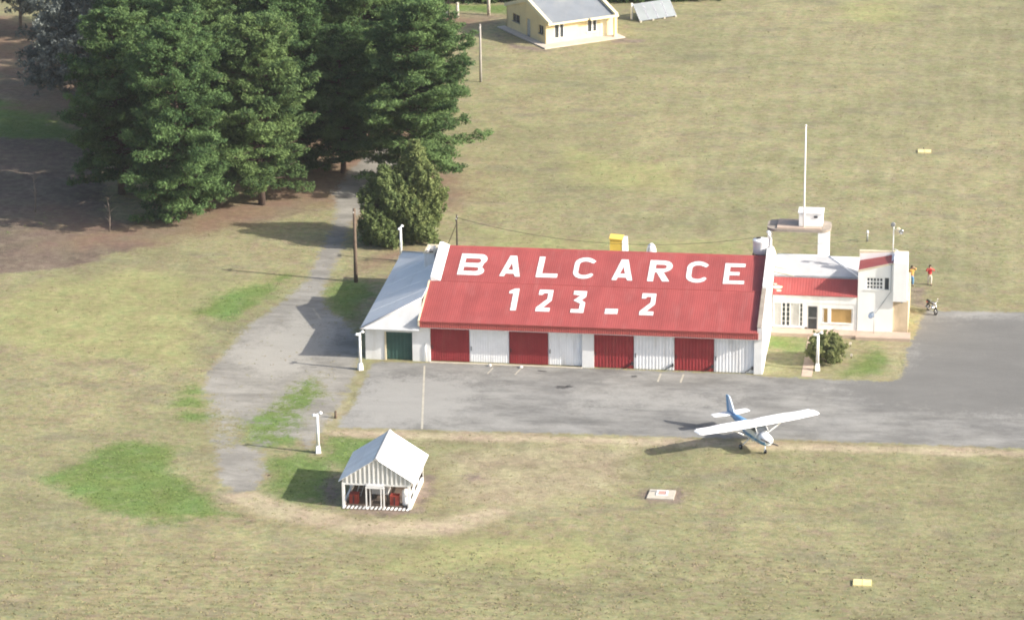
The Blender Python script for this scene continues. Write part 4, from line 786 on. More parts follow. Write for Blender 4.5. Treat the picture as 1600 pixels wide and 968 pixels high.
mb = MB(); mb.lathe((15.25, 25.4, 0), [(.44, .0), (.44, 1.6), (.40, 1.95), (.28, 2.25), (.10, 2.40)], 16); mb.build("tank_body", GALV, dm)
mb = MB(); mb.box(15.05, 15.12, 24.9, 25.0, 0, 2.2); mb.build("bracket", METAL, dm)
ps = thing("marker_post", "short grey post with a white cap on the grass behind the office", "post", (33.5, 35.4, 0))
mb = MB(); mb.tube([(33.5, 35.4, 0), (33.5, 35.4, .75)], .07, 8); mb.build("post_shaft", METAL, ps)
mb = MB(); mb.lathe((33.5, 35.4, .75), [(.10, 0), (.11, .2), (.05, .3)], 8); mb.build("cap", WHITE_CLEAN, ps)

# ------------------------------------------------------------------ ground markers, slab, stones
def marker(c, label, s=1.0):
    t = thing("field_marker", label, "marker", c, 0, "yellow markers lying in the grass")
    x, y, _ = c; mb = MB(); w, d = .62 * s, .48 * s
    for k, xx in enumerate((x - w, x + .01)):
        mb = MB(); mb.hull8([(xx, y - d, 0), (xx + w - .02, y - d, 0), (xx + w - .02, y + d, 0), (xx, y + d, 0)], [(xx, y - d, .10), (xx + w - .02, y - d, .10), (xx + w - .02, y + d, .13), (xx, y + d, .13)]); mb.build("board", PLATE_YELLOW, t)
    mb = MB(); mb.tube([(x - .1, y + d, 0), (x - .1, y + d + .05, .32)], .03, 6); mb.build("peg", DARK_METAL, t)
    return t
marker((36.2, -40.5, 0), "yellow marker board lying in the dry grass nearest the camera")
marker((37.85, 64.4, 0), "yellow marker board lying in the far grass behind the office", 1.02)
sb = thing("concrete_slab", "flat pale concrete slab with a framed hatch set in the grass near the aircraft", "slab", (21.15, -26.25, 0))
sq = [(20.17, -27.1), (22.12, -27.12), (22.14, -25.4), (20.27, -25.38)]
mb = MB(); mb.hull8([(x, y, 0) for x, y in sq], [(x, y, .10) for x, y in sq]); mb.build("slab_base", PAD_CONC, sb)
mb = MB()
for a in ((20.80, 20.90, -26.55, -25.62), (21.50, 21.60, -26.55, -25.62), (20.90, 21.50, -26.55, -26.45), (20.90, 21.50, -25.70, -25.62)): mb.box(a[0], a[1], a[2], a[3], .103, .15)
mb.build("hatch_frame", WHITE, sb)
mb = MB(); mb.box(20.902, 21.498, -26.448, -25.702, .103, .12); mb.build("hatch_cover", mat("faded_red_cover", (.46, .28, .24), .8, .1, 2), sb)
mb = MB(); mb.box(20.32, 20.66, -25.82, -25.72, .103, .14); mb.build("bolt_plate", METAL, sb)
rkm = mat("pale_stone", (.62, .60, .56), .9, .1, 3)
def stone(c, r, label, m=rkm, grp=None):
    bm = bmesh.new(); bmesh.ops.create_icosphere(bm, subdivisions=2, radius=r)
    for v in bm.verts: v.co *= 1 + .25 * (rnd.random() - .5); v.co.z *= .75
    me = bpy.data.meshes.new("stone"); bm.to_mesh(me); bm.free(); me.materials.append(m); o = bpy.data.objects.new("stone", me); COL.objects.link(o); o.location = (c[0], c[1], r * .45); tag(o, label, "stone", grp)
stone((4.86, -.5), .17, "small white stone on the apron in front of the first white hangar door", grp="white stones before the hangar doors")
stone((7.42, -.62), .17, "small white stone on the apron in front of the second red hangar door", grp="white stones before the hangar doors")
for q, lab in (((33.25, 7.3), "white garden stake on the lawn right of the bush, nearer the office"), ((33.45, 4.5), "white garden stake on the lawn right of the bush, nearer the apron")):
    t = thing("garden_stake", lab, "stake", (q[0], q[1], 0), group="white stakes beside the bush")
    mb = MB(); mb.hull8([(q[0] - .10, q[1] - .02, .22), (q[0] + .11, q[1] - .02, .22), (q[0] + .11, q[1] + .04, .22), (q[0] - .10, q[1] + .04, .22)], [(q[0] - .07, q[1] + .06, .38), (q[0] + .08, q[1] + .06, .38), (q[0] + .08, q[1] + .12, .38), (q[0] - .07, q[1] + .12, .38)]); mb.build("plaque", PAD_CONC, t)
    mb = MB(); mb.tube([(q[0], q[1] + .05, 0), (q[0], q[1] + .08, .3)], .03, 6); mb.build("stem", TIMBER, t)

# ------------------------------------------------------------------ yellow house
hs = thing("yellow_house", "yellow house with a grey metal roof and cream parapets on the far grass", "house", (-3.87, 101.61, 0), R(36), local=True)
HW, HD, HE, HP, YP = 8.4, 9.1, 2.42, 4.0, 4.3
def hz(y): return HE + (HP - HE) * ((y + .75) / (YP + .75) if y < YP else (HD + .3 - y) / (HD + .3 - YP))
mb = MB()
for xa, xb in ((0, .2), (HW - .2, HW)):
    pr = [(0.2, 0), (HD, 0), (HD, hz(HD)), (YP, hz(YP)), (0.2, hz(.2))]
    if xa == 0:      # left gable with openings
        for ya, yb, za, zb in ((.2, .55, 0, 2.5), (1.68, 3.6, 0, 2.5), (4.48, 6.0, 0, 2.5), (7.7, HD, 0, 2.5), (.55, 1.68, 0, 1.0), (.55, 1.68, 1.95, 2.5), (3.6, 4.48, 2.05, 2.5), (6.0, 7.7, 0, 1.1), (6.0, 7.7, 1.95, 2.5)): mb.box(xa, xb, ya, yb, za, zb)
        pr = [(0.2, 2.5), (HD, 2.5), (HD, hz(HD)), (YP, hz(YP)), (.2, max(2.6, hz(.2)))]
    mb.hull8([(xa, y, z) for y, z in pr], [(xb, y, z) for y, z in pr])
for xa, xb, za, zb in ((0, 1.05, 0, 2.45), (2.3, 5.15, 0, 2.45), (1.05, 2.3, 0, .62), (1.05, 2.3, 2.15, 2.45), (5.15, 6.4, 0, .8), (5.15, 6.4, 2.2, 2.45), (6.4, HW, 0, 2.45)): mb.box(xa, xb, 0, .2, za, zb)
mb.box(0, HW, HD - .2, HD, 0, 2.6)
mb.build("wall", HOUSE_YELLOW, hs)
mb = MB(); mb.sheet([(.1, -.62, hz(-.62)), (HW - .1, -.62, hz(-.62)), (HW - .1, YP, hz(YP)), (.1, YP, hz(YP))], .08); mb.sheet([(.1, YP, hz(YP)), (HW - .1, YP, hz(YP)), (HW - .1, HD + .3, hz(HD + .3)), (.1, HD + .3, hz(HD + .3))], .08); mb.build("roof", GREY_SHEET, hs)
for xa, xb in ((-.12, .26), (HW - .26, HW + .12)):
    mb = MB(); pr = [(-.85, hz(-.75) - .1), (YP, hz(YP) - .1), (HD + .35, hz(HD) - .2), (HD + .35, hz(HD) + .2), (YP, hz(YP) + .34), (-.5, hz(-.5) + .3), (-.85, hz(-.75) + .3)]
    mb.hull8([(xa, y, z) for y, z in pr], [(xb, y, z) for y, z in pr]); mb.build("parapet", HOUSE_CREAM, hs)
mb = MB(); mb.box(.3, HW - .3, -.72, -.60, hz(-.66) - .16, hz(-.66) + .02); mb.build("fascia", HOUSE_CREAM, hs)
for xa, xb, za, zb in ((1.05, 2.3, .62, 2.15), (5.15, 6.4, .8, 2.2)):
    mb = MB(); mb.box(xa, xb, .12, .16, za, zb); w = mb.build("window", GLASS, hs)
    mb = MB(); c = (xa + xb) / 2; mb.box(c - .07, c + .09, .03, .11, za, zb); mb.box(xb - .12, xb, .04, .115, za, zb); mb.box(xa, xa + .07, .04, .115, za, zb); mb.box(xa - .1, xb + .1, -.08, .03, za - .1, za); mb.build("frame", WHITE_CLEAN, w)
for ya, yb, za, zb in ((.55, 1.68, 1.0, 1.95), (6.0, 7.7, 1.1, 1.95)):
    mb = MB(); mb.box(.12, .16, ya, yb, za, zb); w = mb.build("window", GLASS, hs)
    mb = MB(); c = (ya + yb) / 2; mb.box(.04, .11, c - .05, c + .05, za, zb); mb.box(-.04, .11, ya - .08, yb + .08, za - .08, za); mb.build("frame", METAL, w)
mb = MB(); mb.box(.10, .15, 3.62, 4.46, .12, 2.05); d = mb.build("side_door", CURTAIN, hs)
mb = MB(); mb.box(.06, .10, 3.70, 3.76, 1.0, 1.1); mb.build("handle", DARK_METAL, d)
mb = MB(); mb.box(6.75, 7.6, -.03, .0 - .002, .12, 2.1); mb.build("front_door", HOUSE_CREAM, hs)
for x in (HW - .25,):
    mb = MB(); mb.box(x - .16, x + .16, -1.0, -.70, .12, 2.5); mb.build("porch_pillar", HOUSE_YELLOW, hs)
mb = MB(); mb.box(5.0, HW + .1, -1.05, -.72, 2.32, 2.52); mb.build("porch_beam", HOUSE_CREAM, hs)
mb = MB(); mb.box(-1.0, 9.0, -1.6, -.002, 0, .12); mb.box(-1.0, -.002, 0, 9.5, 0, .11); mb.build("terrace", mat("pale_terrace", (.50, .44, .38), .9, .08, 1.2), hs)
mb = MB(); mb.box(3.6, 4.8, 3.9, 4.8, 3.6, 4.6); mb.build("chimney", HOUSE_CREAM, hs)

# ------------------------------------------------------------------ solar collector rack
sr = thing("solar_rack", "tilted rack of four grey collector panels standing on the grass right of the yellow house", "solar rack", (5.2, 112.7, 0), R(38), local=True)
for i in range(4):
    xa = .02 + 1.22 * i
    mb = MB(); mb.sheet([(xa, 0, .12), (xa + 1.18, 0, .12), (xa + 1.18, 1.5, 1.75), (xa, 1.5, 1.75)], .07); p = mb.build("panel", SOLAR, sr)
    mb = MB()
    for u in (0, 1.12): mb.sheet([(xa + u, -.01, .135), (xa + u + .06, -.01, .135), (xa + u + .06, 1.51, 1.765), (xa + u, 1.51, 1.765)], .05)
    mb.build("frame", CHROME, p)
for xx in (0.0, 4.8):
    mb = MB(); mb.box(xx - .14, xx + .0, 1.46, 1.7, 0, 1.85); mb.build("post", WHITE, sr)
for xx in (.1, 1.7, 3.2, 4.7):
    mb = MB(); mb.box(xx - .1, xx + .1, -.15, .1, 0, .14); mb.build("foot", PAD_CONC, sr)

# dark timber pergola, white posts far behind the pines
pg = thing("pergola", "dark timber pergola frame beyond the pines left of the yellow house", "pergola", (-17.3, 113.0, 0), R(8), local=True)
for x in (-1.6, -.4, .9):
    mb = MB(); mb.box(x - .09, x + .09, -.1, .1, 0, 2.3); mb.build("post", DARK_TIMBER, pg)
for z in (1.55, 1.95, 2.35):
    mb = MB(); mb.box(-2.4, 1.4, -.13, -.05, z, z + .12); mb.build("rail", DARK_TIMBER, pg)
for x in (-2.2, -1.0, .2, 1.2):
    mb = MB(); mb.box(x - .05, x + .05, -1.2, 1.2, 2.48, 2.60); mb.build("rafter", DARK_TIMBER, pg)
mb = MB(); mb.box(-1.8, 1.0, -.06, .06, .1, .25); mb.build("sill_beam", DARK_TIMBER, pg)
for x, y, lab in ((-17.9, 112.3, "dark pot at the left post of the pergola"), (-16.7, 112.5, "dark pot at the middle post of the pergola")):
    t = thing("plant_pot", lab, "pot", (x, y, 0), group="dark pots under the pergola")
    mb = MB(); mb.lathe((x, y, 0), [(.22, 0), (.33, .5), (.36, .75), (.30, .76)], 12); mb.build("pot", DARK_METAL, t)
    mb = MB(); mb.lathe((x, y, .74), [(.30, 0), (.28, .25), (.1, .45)], 9); mb.build("plant_top", SOIL, t)
for x, y, lab in ((-15.3, 112.6, "pale round gatepost at the right end of the pergola"), (-12.0, 114.2, "pale tall post standing alone on bare ground left of the house")):
    t = thing("gatepost", lab, "post", (x, y, 0), group="pale posts near the pergola")
    h = 1.6 if x < -14 else 3.4
    mb = MB(); mb.tube([(x, y, 0), (x, y, h)], [.2, .16], 8); mb.build("post_shaft", PAD_CONC, t)
    mb = MB(); mb.lathe((x, y, h), [(.2, 0), (.2, .1), (.08, .2)], 8); mb.build("cap", PAD_CONC, t)

# ------------------------------------------------------------------ trees
PINE_LEAF = leaf_mat("pine_needles", (0.036, 0.080, 0.034), (0.158, 0.248, 0.090), 0.34)
GUM_LEAF = leaf_mat("silver_leaves", (0.070, 0.092, 0.082), (0.235, 0.255, 0.232))
CYP_LEAF = leaf_mat("cypress_sprays", (0.090, 0.138, 0.052), (0.255, 0.305, 0.120), 0.38)
BUSH_LEAF = leaf_mat("bush_leaves", (0.140, 0.185, 0.072), (0.320, 0.340, 0.155), 0.42)
HEDGE_LEAF = leaf_mat("hedge_leaves", (0.030, 0.065, 0.024), (0.080, 0.120, 0.040))

def leaf_object(name, cen, tint, spread, per, size, m, parent, seed, up=0.8, flat=None, out=None):
    """Thousands of small kite-shaped leaf faces gathered round the clump centres."""
    g = np.random.default_rng(seed); cen = np.asarray(cen, float); n = len(cen) * per
    spread = np.asarray(spread, float)
    if spread.ndim == 1: spread = np.tile(spread, (len(cen), 1))
    u = g.normal(size=(n, 3)); u /= np.linalg.norm(u, axis=1)[:, None] + 1e-9
    off = u * (g.random((n, 1)) ** 0.45) * np.repeat(spread, per, 0)
    p = np.repeat(cen, per, 0) + off
    nrm = g.normal(size=(n, 3)) * 0.75 + np.array([0, 0, up]) + u * 0.5; nrm /= np.linalg.norm(nrm, axis=1)[:, None]
    t = np.cross(nrm, g.normal(size=(n, 3))); t /= np.linalg.norm(t, axis=1)[:, None] + 1e-9
    b = np.cross(nrm, t); s = size[0] * (0.6 + 0.8 * g.random((n, 1))); w = size[1] * (0.6 + 0.8 * g.random((n, 1)))
    V = np.stack([p - t * s, p + b * w, p + t * s, p - b * w], 1).reshape(-1, 3)
    me = bpy.data.meshes.new(name); me.vertices.add(len(V)); me.vertices.foreach_set("co", V.ravel())
    me.loops.add(len(V)); me.loops.foreach_set("vertex_index", np.arange(len(V))); me.polygons.add(n)
    me.polygons.foreach_set("loop_start", np.arange(n) * 4); me.polygons.foreach_set("loop_total", np.full(n, 4)); me.update()
    a = me.attributes.new("tint", 'FLOAT', 'POINT')
    tv = np.clip(np.repeat(np.asarray(tint), per) + g.normal(size=n) * 0.14, 0, 1); a.data.foreach_set("value", np.repeat(tv, 4))
    me.materials.append(m); o = bpy.data.objects.new(name, me); COL.objects.link(o)
    if parent: o.parent = parent
    return o

PINE_MESH = {}
def pine_proto(k, H, rad, low, seed):
    """Tall spreading pine: whorls of limbs carrying flat tufts, uneven outline."""
    g = random.Random(seed); t = bpy.data.objects.new("pine_tree", None); COL.objects.link(t); ORG[t.name] = Vector()
    tag(t, "", "tree", "pine trees of the grove")
    mb = MB(); bend = [(g.uniform(-.25, .25), g.uniform(-.25, .25)) for _ in range(6)]
    path = [(bend[i][0] * i * .4, bend[i][1] * i * .4, H * .96 * i / 5) for i in range(6)]
    mb.tube(path, [.36, .29, .23, .17, .10, .03], 8); trunk = mb.build("trunk", BARK, t)
    cen, tint, spr = [], [], []; limbs = MB(); z = low * H; a0 = 0
    def at(zz):
        f = min(4.999, zz / (H * .96) * 5); i = int(f); return Vector(path[i]).lerp(Vector(path[i + 1]), f - i)
    lobes = [(g.uniform(0, 6.28), g.uniform(.72, 1.12)) for _ in range(7)]
    while z < H * .985:
        u = z / H
        prof = min(1.0, 0.72 + (u - low) * 1.6) if u < .30 + low else (max(0.0, 1 - ((u - .30 - low) / (.70 - low)) ** 2.3)) ** .7
        for j in range(g.choice((5, 6, 6, 7))):
            a = a0 + j * 1.05 + g.uniform(-.55, .55); Lm = rad * prof * g.uniform(.55, 1.16)
            Lm *= .82 + .26 * math.cos(2.0 * a + lobes[int(u * 6)][0]) * lobes[int(u * 6)][1]
            if Lm < .5: Lm = .5
            rise = -.10 + .55 * u + g.uniform(-.20, .24); base = at(z)
            d = Vector((math.cos(a), math.sin(a), rise)).normalized(); side = Vector((-math.sin(a), math.cos(a), 0))
            tip = base + d * Lm + Vector((0, 0, .10 * Lm))
            limbs.tube([base, base + d * Lm * .55, tip], [.10 * (1 - u) + .035, .06 * (1 - u) + .02, .012], 5)
            bt = g.uniform(.08, .92)
            nseg = max(2, int(Lm / .62))
            for q in range(nseg):
                f = .30 + .70 * (q + .5) / nseg
                if f < .45 and g.random() < .5: continue
                c = base + d * Lm * f + Vector((0, 0, .10 * Lm * f * f)); wd = .95 * (1.12 - f) * min(1.6, Lm * .35)
                for sgn in (-1, 0, 1):
                    if sgn and g.random() < .35: continue
                    cc = c + side * sgn * (wd * g.uniform(.5, 1.2) + .15) + Vector((g.uniform(-.2, .2), g.uniform(-.2, .2), g.uniform(-.26, .34)))
                    cen.append(cc); tint.append(min(1, max(0, bt + g.uniform(-.16, .16) + .12 * f))); k_ = g.uniform(.75, 1.25)
                    spr.append((.50 * k_, .50 * k_, .30 * k_))
        z += g.uniform(.28, .62) * (1.15 if u < .4 else 1); a0 += .6 + g.uniform(-.3, .3)
    limbs.build("limb", BARK, trunk); trunk.children[0]["kind"] = "stuff"
    leaf_object("crown", [tuple(c) for c in cen], tint, spr, 44, (.175, .055), PINE_LEAF, t, seed, .8)
    return t, len(cen)
protos = [pine_proto(0, 19.0, 7.4, .06, 3), pine_proto(1, 18.0, 5.6, .10, 8), pine_proto(2, 20.0, 6.4, .12, 21), pine_proto(3, 21.0, 5.2, .22, 34)]
PINES = [  # x, y, prototype, turn, scale, label
 (-28.6, 35.6, 0, 0.4, 1.00, "broad pine with low boughs at the front edge of the grove, nearest the bare track"),
 (-22.4, 40.6, 1, 1.2, 1.00, "pine at the front of the grove between the broad pine and the drive"),
 (-8.9, 47.3, 2, 2.2, (1.10, 1.10, 0.90), "large pine at the right edge of the grove behind the cypresses"),
 (-15.9, 58.0, 3, 0.9, 1.00, "tall pine with bare lower trunk beside the drive where it enters the grove"),
 (-36.2, 42.5, 1, 3.9, 0.98, "dark pine on the left flank of the grove beside the bare track"),
 (-30.2, 50.5, 2, 5.1, 0.98, "pine standing in the second row behind the broad front pine"),
 (-22.8, 52.5, 0, 2.9, 0.95, "wide pine in the second row left of the drive, deep in shade"),
 (-37.5, 58.5, 3, 4.0, 0.92, "pine in the left rear of the grove next to the silver gum"),
 (-20.8, 66.0, 3, 2.4, 1.05, "tall pine in the rear row showing above the drive"),
 (-14.6, 63.0, 1, 0.2, 1.02, "pine in the rear row behind the large right edge pine"),
 (-30.0, 66.5, 0, 1.6, 1.00, "pine in the rear row at the centre of the grove"),
 (-38.5, 73.0, 2, 3.0, 0.95, "pine in the farthest row of the grove above the silver gum"),
 (-16.8, 51.5, 1, 4.4, 0.80, "smaller pine with low dark boughs at the left edge of the drive"),
 (-14.0, 72.0, 0, 3.3, 1.00, "pine closing the view at the far end of the shaded drive"),
 (-34.0, 88.0, 2, 5.5, 1.00, "pine at the top left of the grove behind the others, crown out of sight"),
 (-43.0, 99.0, 1, 2.5, 1.00, "pine at the far top left corner beyond the silver gums"),
 (-22.5, 80.0, 2, 0.7, 1.00, "pine at the very back of the grove, only its top boughs in sight"),
]
for i, (x, y, k, a, s, lab) in enumerate(PINES):
    first = k not in PINE_MESH
    if first:
        t = protos[k][0]; PINE_MESH[k] = t; t.location = (x, y, 0); t.rotation_euler = (0, 0, a); t.scale = s if isinstance(s, tuple) else (s, s, s); t["label"] = lab
    else:
        copy_thing(PINE_MESH[k], (x, y, 0), a, lab, s if isinstance(s, tuple) else (s, s, s))

def broad_tree(name, label, base, H, rad, z0, m, bark, seed, clumps, per, leaf, sq=1.0, cat="tree", group=None, tr=.22):
    g = random.Random(seed); t = thing(name, label, cat, base, 0, group, local=True)
    mb = MB(); mb.tube([(0, 0, 0), (.2, .1, H * .3), (.1, .3, H * .6)], [tr, tr * .75, tr * .35], 8)
    tk = mb.build("trunk", bark, t); cen, tint, spr = [], [], []; lb = MB()
    for i in range(clumps):
        a, ph = g.uniform(0, 6.283), math.acos(g.uniform(-.75, 1)); r = rad * g.uniform(.35, 1.0) ** .6
        c = Vector((math.sin(ph) * math.cos(a) * r, math.sin(ph) * math.sin(a) * r, (z0 + H) / 2 + math.cos(ph) * (H - z0) / 2 * sq * (r / rad)))
        bt = g.uniform(.15, .85)
        if i % 3 == 0: lb.tube([(.15, .1, max(.3, c.z * .55)), c * .6 + Vector((0, 0, c.z * .35)), c], [tr * .4, tr * .2, .015], 5)
        for j in range(9):
            cen.append(tuple(c + Vector((g.gauss(0, .42), g.gauss(0, .42), g.gauss(0, .32))) * (rad * .28))); tint.append(bt + g.uniform(-.15, .15)); spr.append((rad * .11, rad * .11, rad * .08))
    lb.build("limb", bark, tk, "stuff"); leaf_object("crown", cen, tint, spr, per, leaf, m, t, seed, .5); return t
broad_tree("gum_tree", "silver grey leaved gum tree at the upper left beside the dark pines", (-44.5, 60.0, 0), 15.5, 5.0, 2.5, GUM_LEAF, PALE_BARK, 5, 110, 26, (.20, .08))
broad_tree("gum_tree", "dark grey leaved gum tree in the far upper left corner", (-62.5, 101.0, 0), 12.0, 5.0, 1.0, GUM_LEAF, PALE_BARK, 6, 90, 26, (.22, .09))
broad_tree("gum_tree", "second silver grey gum tree rising behind the first one", (-48.5, 78.0, 0), 16.0, 5.2, 1.5, GUM_LEAF, PALE_BARK, 9, 120, 26, (.20, .08))

def cypress(label, base, H, rad, seed, n):
    g = random.Random(seed); t = thing("cypress_tree", label, "tree", base, 0, "olive green cypresses behind the lean-to", local=True)
    mb = MB(); mb.tube([(0, 0, 0), (.05, .05, H * .55), (0, 0, H * .85)], [.22, .14, .03], 8); tk = mb.build("trunk", BARK, t)
    cen, tint, spr = [], [], []; lb = MB()
    for i in range(n):
        u = g.random() ** 1.15; z = .25 + u * (H - .4); a = g.uniform(0, 6.283)
        r = rad * (min(1, .8 + u * .9) if u < .3 else max(.05, 1 - ((u - .25) / .75) ** 2.5)) * (.78 + .30 * math.sin(3 * a + seed + u * 9)) * g.uniform(.62, 1.16)
        c = (r * math.cos(a), r * math.sin(a), z); bt = g.uniform(.2, .8)
        if i % 12 == 0: lb.tube([(0, 0, z * .8), c], [.05, .012], 5)
        for j in range(3):
            cen.append((c[0] + g.gauss(0, .16), c[1] + g.gauss(0, .16), c[2] + .28 * j - .2)); tint.append(bt + g.uniform(-.15, .15)); spr.append((.22, .22, .34))
    lb.build("limb", BARK, tk, "stuff"); leaf_object("crown", cen, tint, spr, 16, (.15, .075), CYP_LEAF, t, seed, .3); return t
cypress("taller olive green cypress on the right of the pair behind the lean-to", (-6.4, 31.5, 0), 8.9, 2.35, 41, 800)
cypress("shorter broader olive green cypress on the left of the pair behind the lean-to", (-9.0, 30.2, 0), 6.9, 2.15, 42, 620)

bt = broad_tree("round_bush", "round olive bush with reddish shoots on the small lawn before the office", (31.45, 3.5, 0), 2.35, 1.45, 0.05, BUSH_LEAF, BARK, 14, 150, 26, (.085, .05), 1.0, "bush", None, .07)
def shrub_row(label, a, b_, h, seed):
    g = random.Random(seed); t = thing("hedge", label, "hedge", ((a[0] + b_[0]) / 2, (a[1] + b_[1]) / 2, 0), 0)
    o = ORG[t.name]; cen, tint, spr = [], [], []
    for i in range(360):
        f = g.random(); p = Vector((a[0] + (b_[0] - a[0]) * f, a[1] + (b_[1] - a[1]) * f, 0)) + Vector((g.gauss(0, .5), g.gauss(0, .5), g.uniform(.1, h)))
        cen.append(tuple(p - o)); tint.append(g.uniform(.1, .8)); spr.append((.45, .45, .35))
    leaf_object("foliage", cen, tint, spr, 14, (.2, .1), HEDGE_LEAF, t, seed, .5)
    mb = MB()
    for i in range(10):
        f = i / 9; p = Vector((a[0] + (b_[0] - a[0]) * f, a[1] + (b_[1] - a[1]) * f, 0)); mb.tube([p, p + Vector((.1, 0, h * .7))], .05, 5)
    mb.build("stem", BARK, t, "stuff")
shrub_row("low dark green hedge beyond the pergola at the top of the photo", (-19.5, 119.5), (-8.5, 121.5), 1.3, 51)
shrub_row("dark green hedge behind the yellow house and the solar rack", (1.0, 121.5), (13.0, 124.5), 1.6, 52)
# bare saplings on the shaded track
def sapling(label, base, h, seed):
    g = random.Random(seed); t = thing("bare_sapling", label, "sapling", base, 0, "bare saplings on the shaded track", local=True)
    mb = MB(); mb.tube([(0, 0, 0), (.1, .05, h * .5), (-.05, 0, h)], [.06, .045, .015], 6); tk = mb.build("trunk", PALE_BARK, t); lb = MB()
    for i in range(16):
        z = h * g.uniform(.3, .95); a = g.uniform(0, 6.28); l = g.uniform(.3, .9); lb.tube([(0, 0, z), (math.cos(a) * l, math.sin(a) * l, z + l * .9)], [.022, .006], 4)
    lb.build("twig", PALE_BARK, tk, "stuff")
sapling("thin bare sapling on the shaded bare track, the one farther from the broad pine", (-42.7, 36.0, 0), 3.9, 1)
sapling("leaning bare sapling at the edge of the track close to the broad pine", (-34.4, 31.0, 0), 3.2, 2)
# short stump by the drive corner
st = thing("tree_stump", "short brown stump on the bare strip between the lamp post and the apron", "stump", (-5.2, -13.4, 0))
mb = MB(); mb.lathe((-5.2, -13.4, 0), [(.12, 0), (.09, .25), (.10, .55), (.04, .6)], 8); mb.build("stump_body", TIMBER, st)

# ------------------------------------------------------------------ aircraft
ac = thing("light_aircraft", "parked white and blue high-wing light aircraft at the edge of the apron", "aircraft", (27.17, -15.77, 0), R(-57.5), local=True)
def ring(x, w, zb, zt, n=16, p=2.6):
    c = (zb + zt) / 2; h = (zt - zb) / 2; out = []
    for k in range(n):
        a = 2 * math.pi * k / n; ca, sa = math.cos(a), math.sin(a)
        out.append((x, w / 2 * math.copysign(abs(ca) ** (2 / p), ca), c + h * math.copysign(abs(sa) ** (2 / p), sa)))
    return out
bandpick = lambda lo, hi: (lambda c: 1 if lo < c.z < hi else 0)
mb = MB(); mb.loft([ring(2.18, .62, .86, 1.36), ring(2.05, .84, .76, 1.46), ring(1.6, .98, .68, 1.54), ring(1.12, 1.04, .64, 1.60)], pick=lambda c: 1 if c.z < 1.12 else 0); mb.build("cowling", [PLANE_WHITE, PLANE_BLUE], ac)
mb = MB(); mb.loft([ring(1.12, 1.04, .64, 1.60), ring(.9, 1.07, .62, 1.62), ring(-.2, 1.08, .62, 1.62), ring(-.9, .98, .66, 1.60)], pick=lambda c: 1 if .9 < c.z < 1.2 else 0)
mb.build("fuselage", [PLANE_WHITE, PLANE_BLUE], ac)
mb = MB(); mb.loft([ring(.42, .96, 1.585, 2.0, 12, 4), ring(-.45, .96, 1.585, 2.0, 12, 4)]); mb.build("cabin", PLANE_WHITE, ac)
mb = MB(); mb.hull8([(1.14, -.47, 1.585), (1.14, .47, 1.585), (.43, .50, 1.585), (.43, -.50, 1.585)], [(.70, -.40, 1.99), (.70, .40, 1.99), (.43, .42, 2.0), (.43, -.42, 2.0)]); ws = mb.build("windscreen", GLASS, ac)
mb = MB()
for s in (-1, 1): mb.tube([(1.16, s * .48, 1.60), (.72, s * .42, 1.99)], .028, 5)
mb.build("frame", PLANE_WHITE, ws)
for s in (-1, 1):
    mb = MB(); mb.box(-.40, .38, s * .485, s * .505, 1.62, 1.95); mb.build("side_window", GLASS, ac)
    mb = MB(); mb.box(-.35, .85, s * .535, s * .552, .78, 1.56); d = mb.build("cabin_door", PLANE_WHITE, ac)
    mb = MB(); mb.box(-.36, .86, s * .5525, s * .558, .95, 1.17); mb.build("stripe", PLANE_BLUE, d)
mb = MB(); mb.loft([ring(-.45, .96, 1.55, 2.05, 12, 3), ring(-.9, .80, 1.50, 1.86, 12, 3), ring(-1.3, .6, 1.45, 1.66, 12, 2.6)]); mb.build("rear_window", GLASS, ac)
mb = MB(); mb.loft([ring(-.9, .98, .66, 1.60), ring(-1.8, .74, .86, 1.60), ring(-3.0, .44, 1.06, 1.56), ring(-4.2, .16, 1.22, 1.52)], pick=lambda c: 0 if c.z < 1.0 else 1); mb.build("tail_cone", [PLANE_PALE, PLANE_BLUE], ac)
def airfoil(y, xle, ch, z, th):
    t = [(0, 0), (.04, .45), (.15, .85), (.35, 1), (.65, .7), (1, .04)]
    return [(xle - u * ch, y, z + th * h) for u, h in t] + [(xle - u * ch, y, z - th * h * .35) for u, h in t[::-1][:-1]]
